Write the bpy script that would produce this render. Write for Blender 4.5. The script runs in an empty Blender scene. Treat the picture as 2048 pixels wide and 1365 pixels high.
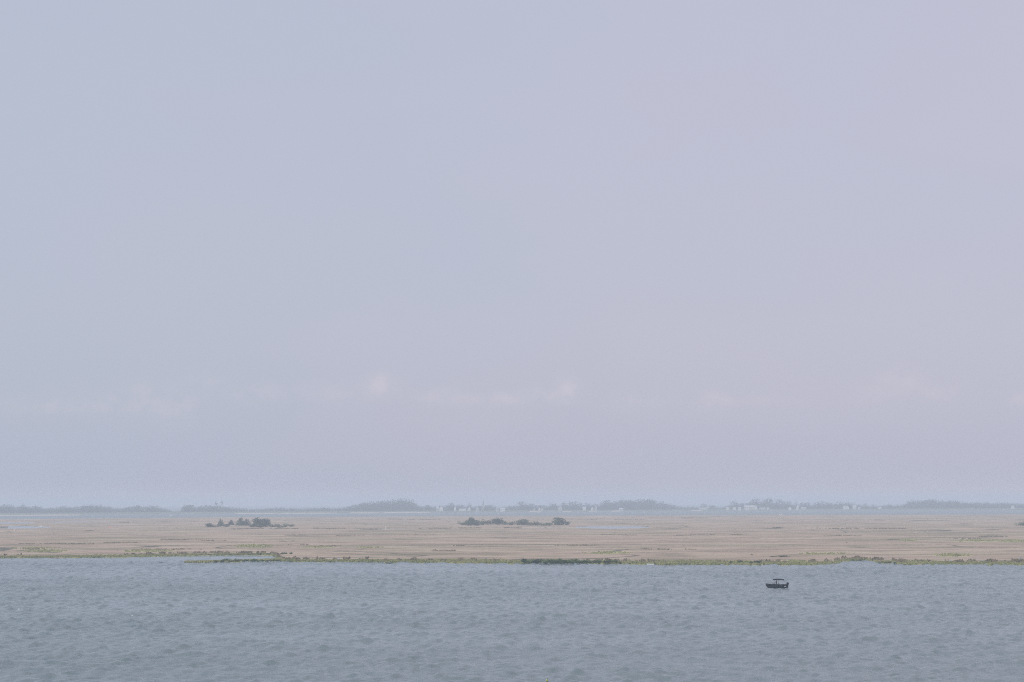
import bpy, math, random
import numpy as np
from mathutils import Vector, Matrix
S = bpy.context.scene
C = S.collection
R = math.radians
rnd = random.Random(7)
rng = np.random.default_rng(11)

# ------------------------------------------------------------------ camera
CAM_H = 24.2                 # the lookout the picture is taken from
FPX = 2048 * 70 / 36.0       # focal length in pixels of the 2048 px wide photograph
PITCH = math.atan((1000 - 682.5) / FPX)
ROLL = R(0.20)
cd = bpy.data.cameras.new('camera'); cam = bpy.data.objects.new('camera', cd); C.objects.link(cam)
cd.lens = 70; cd.sensor_width = 36; cd.clip_start = 0.5; cd.clip_end = 60000
CM = Matrix.Rotation(R(90) + PITCH, 4, 'X') @ Matrix.Rotation(-ROLL, 4, 'Z')
cam.matrix_world = Matrix.Translation((0, 0, CAM_H)) @ CM
S.camera = cam

# ------------------------------------------------------------------ world and sun
SUN_EL, SUN_AZ = R(47), R(222)         # behind the viewer, to the left
sun_dir = Vector((math.sin(SUN_AZ) * math.cos(SUN_EL), math.cos(SUN_AZ) * math.cos(SUN_EL), math.sin(SUN_EL)))
w = bpy.data.worlds.new('World'); S.world = w; w.use_nodes = True
nt = w.node_tree; nt.nodes.clear(); N = nt.nodes; L = nt.links
def wm(op, a, b=None, c=None, clamp=False):
    n = N.new('ShaderNodeMath'); n.operation = op; n.use_clamp = clamp
    for i, v in enumerate((a, b, c)):
        if v is None: continue
        if isinstance(v, (int, float)): n.inputs[i].default_value = v
        else: L.new(v, n.inputs[i])
    return n.outputs[0]
def wmix(f, a, b):
    n = N.new('ShaderNodeMix'); n.data_type = 'RGBA'
    for s, v in ((n.inputs[0], f), (n.inputs[6], a), (n.inputs[7], b)):
        if isinstance(v, (int, float)): s.default_value = v
        elif isinstance(v, tuple): s.default_value = (*v, 1)
        else: L.new(v, s)
    return n.outputs[2]
out = N.new('ShaderNodeOutputWorld'); bg = N.new('ShaderNodeBackground'); L.new(bg.outputs[0], out.inputs[0])
bg.inputs[1].default_value = 0.1
sky = N.new('ShaderNodeTexSky'); sky.sky_type = 'NISHITA'; sky.sun_disc = False
sky.sun_elevation = SUN_EL; sky.sun_rotation = SUN_AZ; sky.dust_density = 4; sky.air_density = 1.2; sky.altitude = 20
tc = N.new('ShaderNodeTexCoord'); sx = N.new('ShaderNodeSeparateXYZ'); L.new(tc.outputs['Generated'], sx.inputs[0])
X, Y, Z = sx.outputs
az = wm('ARCTAN2', X, Y); el = wm('ARCSINE', Z)
# the hazy veil: bluer to the left, more lavender to the right (a thin even overcast)
side = wm('MULTIPLY_ADD', X, 1.75, 0.5, clamp=True)
VEIL_L, VEIL_R = (5.00, 5.42, 6.60), (5.55, 5.48, 6.68)
cmb = N.new('ShaderNodeCombineXYZ'); L.new(X, cmb.inputs[0]); L.new(Y, cmb.inputs[1]); L.new(wm('MULTIPLY', Z, 2.2), cmb.inputs[2])
ns = N.new('ShaderNodeTexNoise'); ns.inputs['Scale'].default_value = 5.0; ns.inputs['Detail'].default_value = 3; L.new(cmb.outputs[0], ns.inputs['Vector'])
side2 = wm('ADD', side, wm('MULTIPLY_ADD', ns.outputs[0], 1.5, -0.75), clamp=True)
veil = wmix(side2, VEIL_L, VEIL_R)
# lighter very high up, as in the photograph
lift = wm('MULTIPLY_ADD', el, 0.05, 1.02)
vm = N.new('ShaderNodeVectorMath'); vm.operation = 'SCALE'; L.new(veil, vm.inputs[0]); L.new(lift, vm.inputs[3])
base = wmix(0.86, sky.outputs[0], vm.outputs[0])
# faint fair-weather clouds in a low band
def pix_dir(px, py):
    v = CM.to_3x3() @ Vector(((px - 1024) / FPX, (682.5 - py) / FPX, -1)).normalized()
    return math.atan2(v.x, v.y), math.asin(v.z)
cmb2 = N.new('ShaderNodeCombineXYZ'); L.new(wm('MULTIPLY', az, 95.0), cmb2.inputs[0]); L.new(wm('MULTIPLY', el, 130.0), cmb2.inputs[1])
n2 = N.new('ShaderNodeTexNoise'); n2.inputs['Scale'].default_value = 1.0; n2.inputs['Detail'].default_value = 6; n2.inputs['Roughness'].default_value = 0.55
L.new(cmb2.outputs[0], n2.inputs['Vector'])
edge = n2.outputs[0]
cl = None
for (px, py, rx, ry, st) in [(765, 768, 30, 18, 1.0), (872, 792, 42, 12, .55), (950, 800, 45, 10, .45), (1012, 799, 35, 11, .6), (1092, 790, 40, 14, .7),
                             (1136, 774, 20, 18, .8), (1265, 803, 60, 12, .35), (1424, 800, 36, 12, .8), (1755, 775, 30, 18, .45), (1806, 758, 32, 16, .7), (1870, 785, 60, 12, .4),
                             (1540, 802, 80, 8, .3), (225, 808, 75, 16, .5), (345, 812, 50, 30, .45), (80, 812, 60, 14, .45), (270, 775, 30, 14, .3), (505, 785, 60, 16, .35), (670, 785, 70, 14, .4), (2045, 798, 25, 10, .6), (410, 760, 40, 12, .25)]:
    a0, e0 = pix_dir(px, py)
    da = wm('DIVIDE', wm('SUBTRACT', az, a0), rx / FPX); de = wm('DIVIDE', wm('SUBTRACT', el, e0), ry * 1.15 / FPX)
    r2 = wm('ADD', wm('MULTIPLY', da, da), wm('MULTIPLY', de, de))
    g = wm('MULTIPLY', wm('EXPONENT', wm('MULTIPLY', r2, -0.9)), st)
    cl = g if cl is None else wm('ADD', cl, g)
a1, e1 = pix_dir(1024, 800)
# the same band of small clouds goes on all the way round
n3 = N.new('ShaderNodeTexNoise'); n3.inputs['Scale'].default_value = 0.35; n3.inputs['Detail'].default_value = 3; L.new(cmb2.outputs[0], n3.inputs['Vector'])
bd = wm('DIVIDE', wm('SUBTRACT', el, e1), 0.008)
band = wm('MULTIPLY', wm('EXPONENT', wm('MULTIPLY', wm('MULTIPLY', bd, bd), -1.0)), wm('MULTIPLY_ADD', n3.outputs[0], 2.2, -0.9, clamp=True))
cl = wm('ADD', cl, wm('MULTIPLY', band, 0.22))
cf = wm('MULTIPLY', wm('MULTIPLY_ADD', edge, 3.2, -0.95, clamp=True), cl, clamp=True)
# very thin high patches
n4 = N.new('ShaderNodeTexNoise'); n4.inputs['Scale'].default_value = 9.0; n4.inputs['Detail'].default_value = 4; L.new(cmb.outputs[0], n4.inputs['Vector'])
hi = wm('MULTIPLY_ADD', n4.outputs[0], 2.0, -1.0, clamp=True)
c1 = wmix(wm('MULTIPLY', hi, 0.22), base, (5.45, 5.30, 6.20))
c2 = wmix(wm('MULTIPLY', cf, 0.66), c1, (6.15, 5.80, 6.60))
L.new(c2, bg.inputs[0])

sd = bpy.data.lights.new('sun', 'SUN'); sun = bpy.data.objects.new('sun', sd); C.objects.link(sun)
sd.energy = 2.6; sd.angle = R(0.6); sd.color = (1.0, 0.975, 0.94)
sun.rotation_euler = sun_dir.to_track_quat('Z', 'Y').to_euler()
S.view_settings.view_transform = 'Standard'; S.view_settings.look = 'None'
S.view_settings.exposure = 0.0; S.view_settings.gamma = 1.0; S.view_settings.use_curve_mapping = False
S.render.engine = 'CYCLES'
S.cycles.use_denoising = False; S.cycles.pixel_filter_type = 'BLACKMAN_HARRIS'; S.cycles.filter_width = 1.05
S.cycles.volume_bounces = 1; S.cycles.max_bounces = 8; S.cycles.transparent_max_bounces = 8

HAZE_DENSITY = 0.00026
HAZE_COLOR = (0.775, 0.87, 0.985)

# ------------------------------------------------------------------ geometry of the place
RE = 7.4e6      # earth radius with refraction: far things sink a little
def drop(x, y): return -(x * x + y * y) / (2 * RE)
def ray(px, py): return (CM.to_3x3() @ Vector(((px - 1024) / FPX, (682.5 - py) / FPX, -1))).normalized()
def at(px, py, z=0.0):
    """point of the ground or water (height z above sea level) seen at a pixel"""
    v = ray(px, py); hl = math.hypot(v.x, v.y); a = -v.z / hl
    A = 1 / (2 * RE); B = -a; K = CAM_H - z
    disc = B * B - 4 * A * K
    d = (-B - math.sqrt(disc)) / (2 * A) if disc > 0 else 18000
    return Vector((v.x / hl * d, v.y / hl * d, z - d * d * A))
def ppm(p): return FPX / p.y            # pixels (2048 wide photo) per metre there
SCREEN_X = lambda px, y: (px - 1024) / FPX * y

# ------------------------------------------------------------------ noise
def vnoise(x, y, seed=0):
    xi = np.floor(x).astype(np.int64); yi = np.floor(y).astype(np.int64)
    xf = x - xi; yf = y - yi; xf = xf * xf * (3 - 2 * xf); yf = yf * yf * (3 - 2 * yf)
    def h(a, b):
        n = (a * 374761393 + b * 668265263 + seed * 974634777) & 0xffffffff
        n = ((n ^ (n >> 13)) * 1274126177) & 0xffffffff
        return ((n ^ (n >> 16)) & 0xffff) / 65535.0
    return (h(xi, yi) * (1 - xf) + h(xi + 1, yi) * xf) * (1 - yf) + (h(xi, yi + 1) * (1 - xf) + h(xi + 1, yi + 1) * xf) * yf
def fbm(x, y, seed=0, o=4):
    s = 0; a = .5; t = 0
    for i in range(o):
        s = s + a * vnoise(x, y, seed + i); t += a; a *= .5; x = x * 2.03 + 5.1; y = y * 2.03 + 3.7
    return s / t

# ------------------------------------------------------------------ objects
def props(o, label=None, cat=None, group=None, kind=None):
    if label: o['label'] = label
    if cat: o['category'] = cat
    if group: o['group'] = group
    if kind: o['kind'] = kind
    return o
def mesh_obj(name, verts, faces, mat, parent=None, smooth=False):
    me = bpy.data.meshes.new(name); me.from_pydata([tuple(v) for v in verts], [], faces); me.update()
    if mat: me.materials.append(mat)
    if smooth: me.polygons.foreach_set('use_smooth', [True] * len(me.polygons))
    o = bpy.data.objects.new(name, me); C.objects.link(o)
    if parent: o.parent = parent
    return o
def np_mesh(name, V, F, mat, smooth=False):
    """V (n,3), F (m,k) arrays"""
    me = bpy.data.meshes.new(name); V = np.asarray(V, np.float32); F = np.asarray(F, np.int32); k = F.shape[1]
    me.vertices.add(len(V)); me.vertices.foreach_set('co', V.ravel())
    me.loops.add(F.size); me.loops.foreach_set('vertex_index', F.ravel())
    me.polygons.add(len(F)); me.polygons.foreach_set('loop_start', np.arange(0, F.size, k, dtype=np.int32))
    me.polygons.foreach_set('use_smooth', np.full(len(F), smooth))
    me.update(calc_edges=True); me.validate()
    if mat: me.materials.append(mat)
    return me
def link_mesh(name, me, parent=None):
    o = bpy.data.objects.new(name, me); C.objects.link(o)
    if parent: o.parent = parent
    return o
def empty(name, loc, label, cat, group=None, rz=0, scale=None):
    o = bpy.data.objects.new(name, None); C.objects.link(o); o.location = loc; o.rotation_euler[2] = rz
    if scale: o.scale = scale
    o.empty_display_size = 0.5
    return props(o, label, cat, group)
class MB:
    def __init__(s): s.v = []; s.f = []
    def box(s, c, d, rot=None):
        b = len(s.v); M = rot or Matrix.Identity(3)
        for i in (-1, 1):
            for j in (-1, 1):
                for k in (-1, 1): s.v.append(Vector(c) + M @ Vector((i * d[0] / 2, j * d[1] / 2, k * d[2] / 2)))
        s.f += [tuple(b + q for q in f) for f in ((0, 1, 3, 2), (4, 6, 7, 5), (0, 4, 5, 1), (2, 3, 7, 6), (0, 2, 6, 4), (1, 5, 7, 3))]
        return s
    def tube(s, pts, r, n=8):
        pts = [Vector(p) for p in pts]; rs = r if isinstance(r, (list, tuple)) else [r] * len(pts); b = len(s.v)
        for i, p in enumerate(pts):
            t = (pts[min(i + 1, len(pts) - 1)] - pts[max(i - 1, 0)]).normalized()
            u = t.cross(Vector((0, 0, 1)) if abs(t.z) < .9 else Vector((1, 0, 0))).normalized(); w_ = t.cross(u)
            for k in range(n):
                a = 2 * math.pi * k / n; s.v.append(p + (u * math.cos(a) + w_ * math.sin(a)) * rs[i])
        for i in range(len(pts) - 1):
            for k in range(n):
                s.f.append((b + i * n + k, b + i * n + (k + 1) % n, b + (i + 1) * n + (k + 1) % n, b + (i + 1) * n + k))
        s.f.append(tuple(b + k for k in range(n))[::-1]); s.f.append(tuple(b + (len(pts) - 1) * n + k for k in range(n)))
        return s
    def poly(s, pts, faces):
        b = len(s.v); s.v += [Vector(p) for p in pts]; s.f += [tuple(b + q for q in f) for f in faces]; return s
    def ball(s, c, r, nu=10, nv=7):
        b = len(s.v); c = Vector(c); r = Vector(r) if not isinstance(r, (int, float)) else Vector((r, r, r))
        s.v.append(c + Vector((0, 0, -r.z)))
        for j in range(1, nv):
            t = -math.pi / 2 + math.pi * j / nv
            for i in range(nu):
                a = 2 * math.pi * i / nu
                s.v.append(c + Vector((r.x * math.cos(t) * math.cos(a), r.y * math.cos(t) * math.sin(a), r.z * math.sin(t))))
        s.v.append(c + Vector((0, 0, r.z))); top = len(s.v) - 1
        for i in range(nu):
            s.f.append((b, b + 1 + (i + 1) % nu, b + 1 + i)); o = b + 1 + (nv - 2) * nu
            s.f.append((top, o + i, o + (i + 1) % nu))
        for j in range(nv - 2):
            for i in range(nu):
                o = b + 1 + j * nu; s.f.append((o + i, o + (i + 1) % nu, o + nu + (i + 1) % nu, o + nu + i))
        return s
    def build(s, name, mat, parent=None, smooth=False): return mesh_obj(name, s.v, s.f, mat, parent, smooth)

# ------------------------------------------------------------------ materials
def new_mat(name):
    m = bpy.data.materials.new(name); m.use_nodes = True; t = m.node_tree; b = t.nodes['Principled BSDF']; return m, t, b
def mnode(t, kind, **kw):
    n = t.nodes.new(kind)
    for k, v in kw.items(): setattr(n, k, v)
    return n
def tex(t, scale, detail=4, rough=.5, coord='Object', stretch=None):
    c = mnode(t, 'ShaderNodeTexCoord'); mp = mnode(t, 'ShaderNodeMapping'); t.links.new(c.outputs[coord], mp.inputs[0])
    if stretch: mp.inputs['Scale'].default_value = stretch
    n = mnode(t, 'ShaderNodeTexNoise'); n.inputs['Scale'].default_value = scale; n.inputs['Detail'].default_value = detail; n.inputs['Roughness'].default_value = rough
    t.links.new(mp.outputs[0], n.inputs['Vector']); return n.outputs[0]
def ramp(t, fac, stops):
    r = mnode(t, 'ShaderNodeValToRGB'); e = r.color_ramp.elements
    while len(e) < len(stops): e.new(0.5)
    for i, (p, c) in enumerate(stops): e[i].position = p; e[i].color = (*c, 1) if isinstance(c, tuple) else (c, c, c, 1)
    t.links.new(fac, r.inputs[0]); return r.outputs[0]
def mmix(t, f, a, b, mode='MIX'):
    n = mnode(t, 'ShaderNodeMix', data_type='RGBA', blend_type=mode)
    for s, v in ((n.inputs[0], f), (n.inputs[6], a), (n.inputs[7], b)):
        if isinstance(v, (int, float)): s.default_value = v
        elif isinstance(v, tuple): s.default_value = (*v, 1)
        else: t.links.new(v, s)
    return n.outputs[2]
def mmath(t, op, a, b=0.0, c=None, clamp=False):
    n = mnode(t, 'ShaderNodeMath', operation=op, use_clamp=clamp)
    for i, v in enumerate((a, b, c)):
        if v is None: continue
        if isinstance(v, (int, float)): n.inputs[i].default_value = v
        else: t.links.new(v, n.inputs[i])
    return n.outputs[0]
def paint(name, col, rough=.5, var=.15, scale=3.0, metal=0.0, spec=.5):
    m, t, b = new_mat(name); n = tex(t, scale, 5)
    c = ramp(t, n, [(.3, tuple(x * (1 - var) for x in col)), (.7, tuple(min(1, x * (1 + var)) for x in col))])
    t.links.new(c, b.inputs['Base Color']); b.inputs['Roughness'].default_value = rough; b.inputs['Metallic'].default_value = metal
    b.inputs['Specular IOR Level'].default_value = spec
    bp = mnode(t, 'ShaderNodeBump'); bp.inputs['Strength'].default_value = .15; bp.inputs['Distance'].default_value = .02
    t.links.new(n, bp.inputs['Height']); t.links.new(bp.outputs[0], b.inputs['Normal'])
    return m
def foliage(name, dark, light, scale=.8, marsh=False):
    m, t, b = new_mat(name); n = tex(t, scale, 4); oi = mnode(t, 'ShaderNodeObjectInfo')
    f = mmath(t, 'ADD', n, mmath(t, 'MULTIPLY_ADD', oi.outputs['Random'], .4, -.2))
    c = marsh_colour(t)[0] if marsh else ramp(t, f, [(.3, dark), (.7, light)])
    t.links.new(c, b.inputs['Base Color']); b.inputs['Roughness'].default_value = .75
    b.inputs['Specular IOR Level'].default_value = .2
    tr = mnode(t, 'ShaderNodeBsdfTranslucent'); t.links.new(c, tr.inputs[0]); mx = mnode(t, 'ShaderNodeMixShader'); mx.inputs[0].default_value = .25
    t.links.new(b.outputs[0], mx.inputs[1]); t.links.new(tr.outputs[0], mx.inputs[2]); t.links.new(mx.outputs[0], t.nodes['Material Output'].inputs[0])
    return m

# water
mw, t, b = new_mat('water')
WN1 = tex(t, 3.0, 3, .6, stretch=(.55, 1.0, 1)); WN2 = tex(t, 1.1, 4, .6, stretch=(.5, 1.0, 1)); WL = tex(t, .012, 3, .5, stretch=(.35, 1, 1))
b.inputs['Base Color'].default_value = (.118, .156, .162, 1); b.inputs['IOR'].default_value = 1.333
oc = mnode(t, 'ShaderNodeTexCoord'); sp_ = mnode(t, 'ShaderNodeSeparateXYZ'); t.links.new(oc.outputs['Object'], sp_.inputs[0])
# the open channel behind the marsh is more wind ruffled than the sheltered bay in front of it
t.links.new(mmath(t, 'ADD', ramp(t, WL, [(.35, .05), (.65, .10)]), mmath(t, 'MULTIPLY', mmath(t, 'MULTIPLY_ADD', sp_.outputs[1], 1 / 1000., -2.2, True), .40)), b.inputs['Roughness'])
bp = mnode(t, 'ShaderNodeBump'); bp.inputs['Distance'].default_value = .12; bp.inputs['Strength'].default_value = .8
bp2 = mnode(t, 'ShaderNodeBump'); bp2.inputs['Distance'].default_value = .30; bp2.inputs['Strength'].default_value = .8
t.links.new(WN1, bp.inputs['Height']); t.links.new(WN2, bp2.inputs['Height']); t.links.new(bp2.outputs[0], bp.inputs['Normal']); t.links.new(bp.outputs[0], b.inputs['Normal'])
t.links.new(mmath(t, 'MULTIPLY_ADD', WL, .9, .35), bp.inputs['Strength'])
t.links.new(mmath(t, 'MULTIPLY_ADD', WL, .9, .35), bp2.inputs['Strength'])
M_WATER = mw

# colours of the dry marsh: pinkish tan, straw, olive and brown patches of many sizes
def marsh_colour(t):
    n1 = tex(t, .0055, 4, .6); n2_ = tex(t, .022, 5, .65, stretch=(.6, 1, 1)); n4_ = tex(t, .075, 4, .6, stretch=(.5, 1, 1)); n3_ = tex(t, .4, 4, .6)
    c = ramp(t, n1, [(.32, (.30, .255, .175)), (.45, (.45, .335, .255)), (.55, (.52, .375, .300)), (.66, (.37, .315, .215))])
    c = mmix(t, ramp(t, n2_, [(.50, 0.0), (.62, .85)]), c, (.62, .50, .385))
    c = mmix(t, ramp(t, n2_, [(.34, .85), (.46, 0.0)]), c, (.235, .205, .130))
    c = mmix(t, ramp(t, n4_, [(.36, .75), (.47, 0.0)]), c, (.200, .170, .120))
    c = mmix(t, ramp(t, n4_, [(.54, .0), (.66, .5)]), c, (.60, .46, .36))
    c = mmix(t, ramp(t, n3_, [(.35, .35), (.55, 0.0)]), c, (.20, .17, .12))
    c = mmix(t, 1.0, c, (.95, .95, .91), 'MULTIPLY')
    return c, n3_
# marsh ground
mg, t, b = new_mat('marsh')
at_g = mnode(t, 'ShaderNodeAttribute', attribute_name='green'); at_y = mnode(t, 'ShaderNodeAttribute', attribute_name='creek')
c, n3_ = marsh_colour(t)
c = mmix(t, at_y.outputs['Fac'], c, (.115, .110, .080))
c = mmix(t, at_g.outputs['Fac'], c, (.380, .385, .170))
t.links.new(c, b.inputs['Base Color']); b.inputs['Roughness'].default_value = .95; b.inputs['Specular IOR Level'].default_value = .1
bp = mnode(t, 'ShaderNodeBump'); bp.inputs['Distance'].default_value = .4; bp.inputs['Strength'].default_value = .6
t.links.new(n3_, bp.inputs['Height']); t.links.new(bp.outputs[0], b.inputs['Normal'])
M_MARSH = mg

M_TAN = foliage('dry_marsh_grass', (.25, .175, .115), (.46, .34, .24), .05, True)
M_RUSH = foliage('dark_rush', (.130, .115, .075), (.290, .235, .160), .08)
M_GREEN = foliage('green_cordgrass', (.270, .285, .125), (.400, .385, .190), .06)
M_SHRUB = foliage('shrub_leaves', (.045, .095, .032), (.110, .175, .062), .9)
M_CEDAR = foliage('cedar_leaves', (.022, .050, .030), (.065, .110, .055), .9)
M_OLIVE = foliage('olive_leaves', (.055, .080, .038), (.140, .155, .075), .9)
M_FAR = foliage('far_leaves', (.018, .034, .026), (.055, .080, .050), .25)
M_BARK = paint('bark', (.09, .07, .055), .9, .3, 6)
M_SAND = paint('sand', (.40, .36, .30), .95, .12, .05)
M_ISLE = paint('shore_grass', (.10, .13, .07), .95, .3, .02)
M_WHITE = paint('white_siding', (.66, .66, .64), .6, .06, .6)
M_CREAM = paint('cream_siding', (.52, .49, .42), .7, .08, .6)
M_GREYW = paint('grey_siding', (.42, .43, .44), .7, .1, .6)
M_ROOF = paint('grey_shingle', (.16, .16, .17), .85, .2, 1.2)
M_ROOFL = paint('pale_metal_roof', (.40, .42, .44), .45, .08, 1.2)
M_GLASS = paint('window_glass', (.03, .04, .05), .08, .1, 1, 0, .8)
M_HULL = paint('dark_hull_paint', (.003, .010, .014), .5, .2, 4, 0, .25)
M_HULLT = paint('hull_trim', (.004, .012, .016), .5, .2, 4, 0, .25)
M_CANVAS = paint('navy_canvas', (.006, .010, .018), .9, .2, 8, 0, .2)
M_BLACK = paint('black_cowling', (.003, .006, .008), .5, .2, 6, 0, .25)
M_ALU = paint('aluminium_tube', (.22, .25, .27), .35, .1, 6, .8)
M_DECK = paint('deck_grey', (.03, .045, .05), .7, .2, 6)
M_VINYL = paint('grey_vinyl', (.02, .035, .04), .6, .15, 6)
M_SKIN = paint('skin', (.34, .20, .14), .55, .08, 10)
M_TEAL = paint('dark_green_shirt', (.020, .065, .055), .9, .15, 12)
M_LILAC = paint('grey_lilac_shirt', (.26, .25, .30), .9, .12, 12)
M_TROU = paint('dark_trousers', (.025, .04, .05), .9, .15, 12)
M_CAP = paint('pale_cap', (.62, .62, .66), .8, .06, 12)
M_HAIR = paint('hair', (.03, .02, .015), .8, .2, 20)
M_PLEX = paint('tinted_windshield', (.10, .13, .16), .12, .1, 3, 0, .6)
M_YEL = paint('yellow_green_float', (.55, .58, .06), .5, .12, 9)
M_ORANGE = paint('orange_board', (.75, .25, .10), .6, .12, 3)
M_WOOD = paint('weathered_wood', (.30, .28, .25), .9, .2, 4)
M_BOATW = paint('white_gelcoat', (.80, .80, .78), .3, .05, 2)
M_FEATH = paint('white_feathers', (.82, .82, .80), .8, .05, 12)
M_FGREY = paint('grey_feathers', (.42, .44, .47), .8, .1, 12)
M_BEAK = paint('yellow_beak', (.6, .4, .05), .5, .1, 12)
M_DARKW = paint('dark_painted_wood', (.05, .055, .06), .8, .2, 4)

# ------------------------------------------------------------------ water surface
def spread(a, b_, s0, s1):
    o = [a]
    while o[-1] < b_:
        u = (o[-1] - a) / (b_ - a); o.append(o[-1] + s0 + (s1 - s0) * u)
    return o
fx = list(np.arange(-226, 226.1, .46))
outx = [240, 255, 280, 320, 400, 550, 800, 1200, 1800, 2700, 4000, 6000, 9000, 12000, 15000]
xs = np.array([-v for v in outx[::-1]] + fx + outx)
fy = spread(250, 890, .52, 1.6)
ys = np.array([-3000, -1500, -700, -300, -100, 0, 60, 120, 170, 200, 220, 232, 240] + fy + [912, 925, 950, 1000, 1100, 1250, 1450, 1700, 2000, 2400, 2900, 3500, 4200, 5000, 6000, 7200, 8600, 10200, 12000, 14000, 16000, 18500])
GX, GY = np.meshgrid(xs, ys); H = np.zeros_like(GX)
wind = R(97)
for i in range(46):
    lam = 1.5 * (1.024 ** i) * rng.uniform(.9, 1.1); k = 2 * math.pi / lam
    th = wind + rng.normal(0, 1.0); amp = .0048 * lam ** .75 * rng.uniform(.6, 1.3)
    ph = rng.uniform(0, 6.28)
    gate = .5 + 1.0 * vnoise(GX / 4. + i, GY / 7. - i, 40 + i % 5)
    H += amp * gate * np.sin(k * (math.cos(th) * GX + math.sin(th) * GY) + ph)
# short crested wind chop: many small overlapping facets, slightly askew to the view
QX = GX + .12 * GY; QY = GY - .10 * GX
for (sx_, sy_, am, sd_) in ((1.0, 2.2, .20, 201), (1.7, 3.5, .25, 202), (2.9, 5.5, .20, 203), (5.5, 13., .12, 204)):
    H += am * (vnoise(QX / sx_, QY / sy_, sd_) + vnoise(QX / sx_ * .93 - QY * .06 + 7.3, QY / sy_ * 1.07 + 2.9, sd_ + 9) - 1)
H += 1.2 * np.maximum(H, 0) ** 2
m = np.clip((226 - np.abs(GX)) / 12, 0, 1) * np.clip((GY - 250) / 8, 0, 1) * np.clip((890 - GY) / 80, 0, 1)
gust = .65 + .7 * fbm((GX - .25 * GY) / 60., (GY + .35 * GX) / 45., 91, 4)
H = H * m * gust
nx, ny = len(xs), len(ys)
V = np.stack([GX.ravel(), GY.ravel(), (H + drop(GX, GY)).ravel()], 1)
idx = np.arange(nx * ny).reshape(ny, nx)
F = np.stack([idx[:-1, :-1].ravel(), idx[:-1, 1:].ravel(), idx[1:, 1:].ravel(), idx[1:, :-1].ravel()], 1)
o = link_mesh('water', np_mesh('water', V, F, M_WATER, True)); props(o, kind='structure')

# ------------------------------------------------------------------ marsh
# near bank of the marsh: pixel of the waterline, from left to right
near_px = [(-900, 1121), (-300, 1118), (0, 1116.5), (120, 1116), (240, 1115.5), (300, 1114), (370, 1112.5), (430, 1111.5), (500, 1111), (545, 1112), (556, 1117), (562, 1124.5),
           (640, 1125), (760, 1126), (900, 1126.5), (1000, 1128), (1100, 1128), (1240, 1128.5), (1300, 1130), (1400, 1131), (1500, 1131), (1620, 1131), (1668, 1129), (1684, 1124),
           (1700, 1123), (1745, 1123), (1757, 1127), (1790, 1128), (1800, 1130), (1900, 1130), (2048, 1131), (2400, 1133), (3000, 1134)]
far_px = [(-900, 1044), (0, 1040), (200, 1038), (400, 1036), (700, 1034.5), (1000, 1033), (1300, 1032), (1600, 1031), (2048, 1030), (3000, 1029)]
P = [at(*p) for p in near_px]; tn = np.array([p.x / p.y for p in P]); dn = np.array([p.y for p in P])
P = [at(*p) for p in far_px]; tf = np.array([p.x / p.y for p in P]); df = np.array([p.y for p in P])
def near_y(t_): return np.interp(t_, tn, dn)
def far_y(t_): return np.interp(t_, tf, df)
def bank_wob(t_): return 5.0 * (fbm(t_ * 260, t_ * 0 + 3.3, 5, 4) - .5) + 2.2 * (vnoise(t_ * 1900, t_ * 0 + 1.3, 8) - .5)
cols = np.concatenate([np.linspace(-.72, -.30, 40)[:-1], np.linspace(-.30, .30, 640), np.linspace(.30, .72, 40)[1:]])
s_ = np.concatenate([[-.004, 0, .0006, .0015, .003, .005, .008, .012], np.linspace(.016, 1, 340)[:] ** 1.15])
s_ = np.unique(np.clip(s_, -.004, 1)); s_ = np.append(s_, 1.004)
TT, SS = np.meshgrid(cols, s_)
yn = near_y(TT) + bank_wob(TT); yf = far_y(TT) + 60 * (fbm(TT * 90, TT * 0 + 9, 7, 4) - .5)
MY = yn + (yf - yn) * SS; MX = TT * MY
ponds = [(1225, 1055.3, 68, 2.9), (1100, 1056.8, 90, .9), (40, 1055.5, 56, 2.6), (20, 1046.5, 50, 1.6), (150, 1044.5, 70, 1.1), (820, 1057.6, 160, .55), (520, 1058, 90, .6),
         (1500, 1062, 60, .5), (230, 1051, 60, .6), (1720, 1066, 50, .5)]
pond_w = [];
for (px, py, hw, hh) in ponds:
    c0 = at(px, py); a = at(px, py - hh); bq = at(px, py + hh); pond_w.append((c0.x / c0.y, c0.y, hw / FPX, (a.y - bq.y) / 2))
def pond_f(t_, y_):
    r = np.zeros_like(t_)
    for (t0, y0, ht, hy) in pond_w:
        q = ((t_ - t0) / ht) ** 2 + ((y_ - y0) / hy) ** 2
        r = np.maximum(r, 1.25 - q + .9 * (fbm(t_ * 700, y_ / 28., 3, 3) - .5))
    return r
def creek_f(x_, y_):
    a = np.abs(fbm(x_ / 150. + 2 * fbm(x_ / 90., y_ / 90., 30, 2), y_ / 190., 21, 2) - .5)
    return np.clip(1 - a / .018, 0, 1)
CR = creek_f(MX, MY); PO = pond_f(TT, MY)
dist_in = (MY - yn)
ZM = np.where(dist_in < -.5, -.8, np.clip(dist_in / 5., 0, 1) * .38 + .02) + .16 * (fbm(MX / 9., MY / 9., 12, 3) - .5) * np.clip(dist_in / 10, 0, 1) - .12 * CR
ZM = np.where(PO > 0, -.45, ZM); ZM = np.where((yf - MY) < -.1, -.8, ZM)
V = np.stack([MX.ravel(), MY.ravel(), (ZM + drop(MX, MY)).ravel()], 1); ny, nx = MX.shape
idx = np.arange(nx * ny).reshape(ny, nx)
F = np.stack([idx[:-1, :-1].ravel(), idx[:-1, 1:].ravel(), idx[1:, 1:].ravel(), idx[1:, :-1].ravel()], 1)
me = np_mesh('marsh', V, F, M_MARSH, True)
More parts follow.
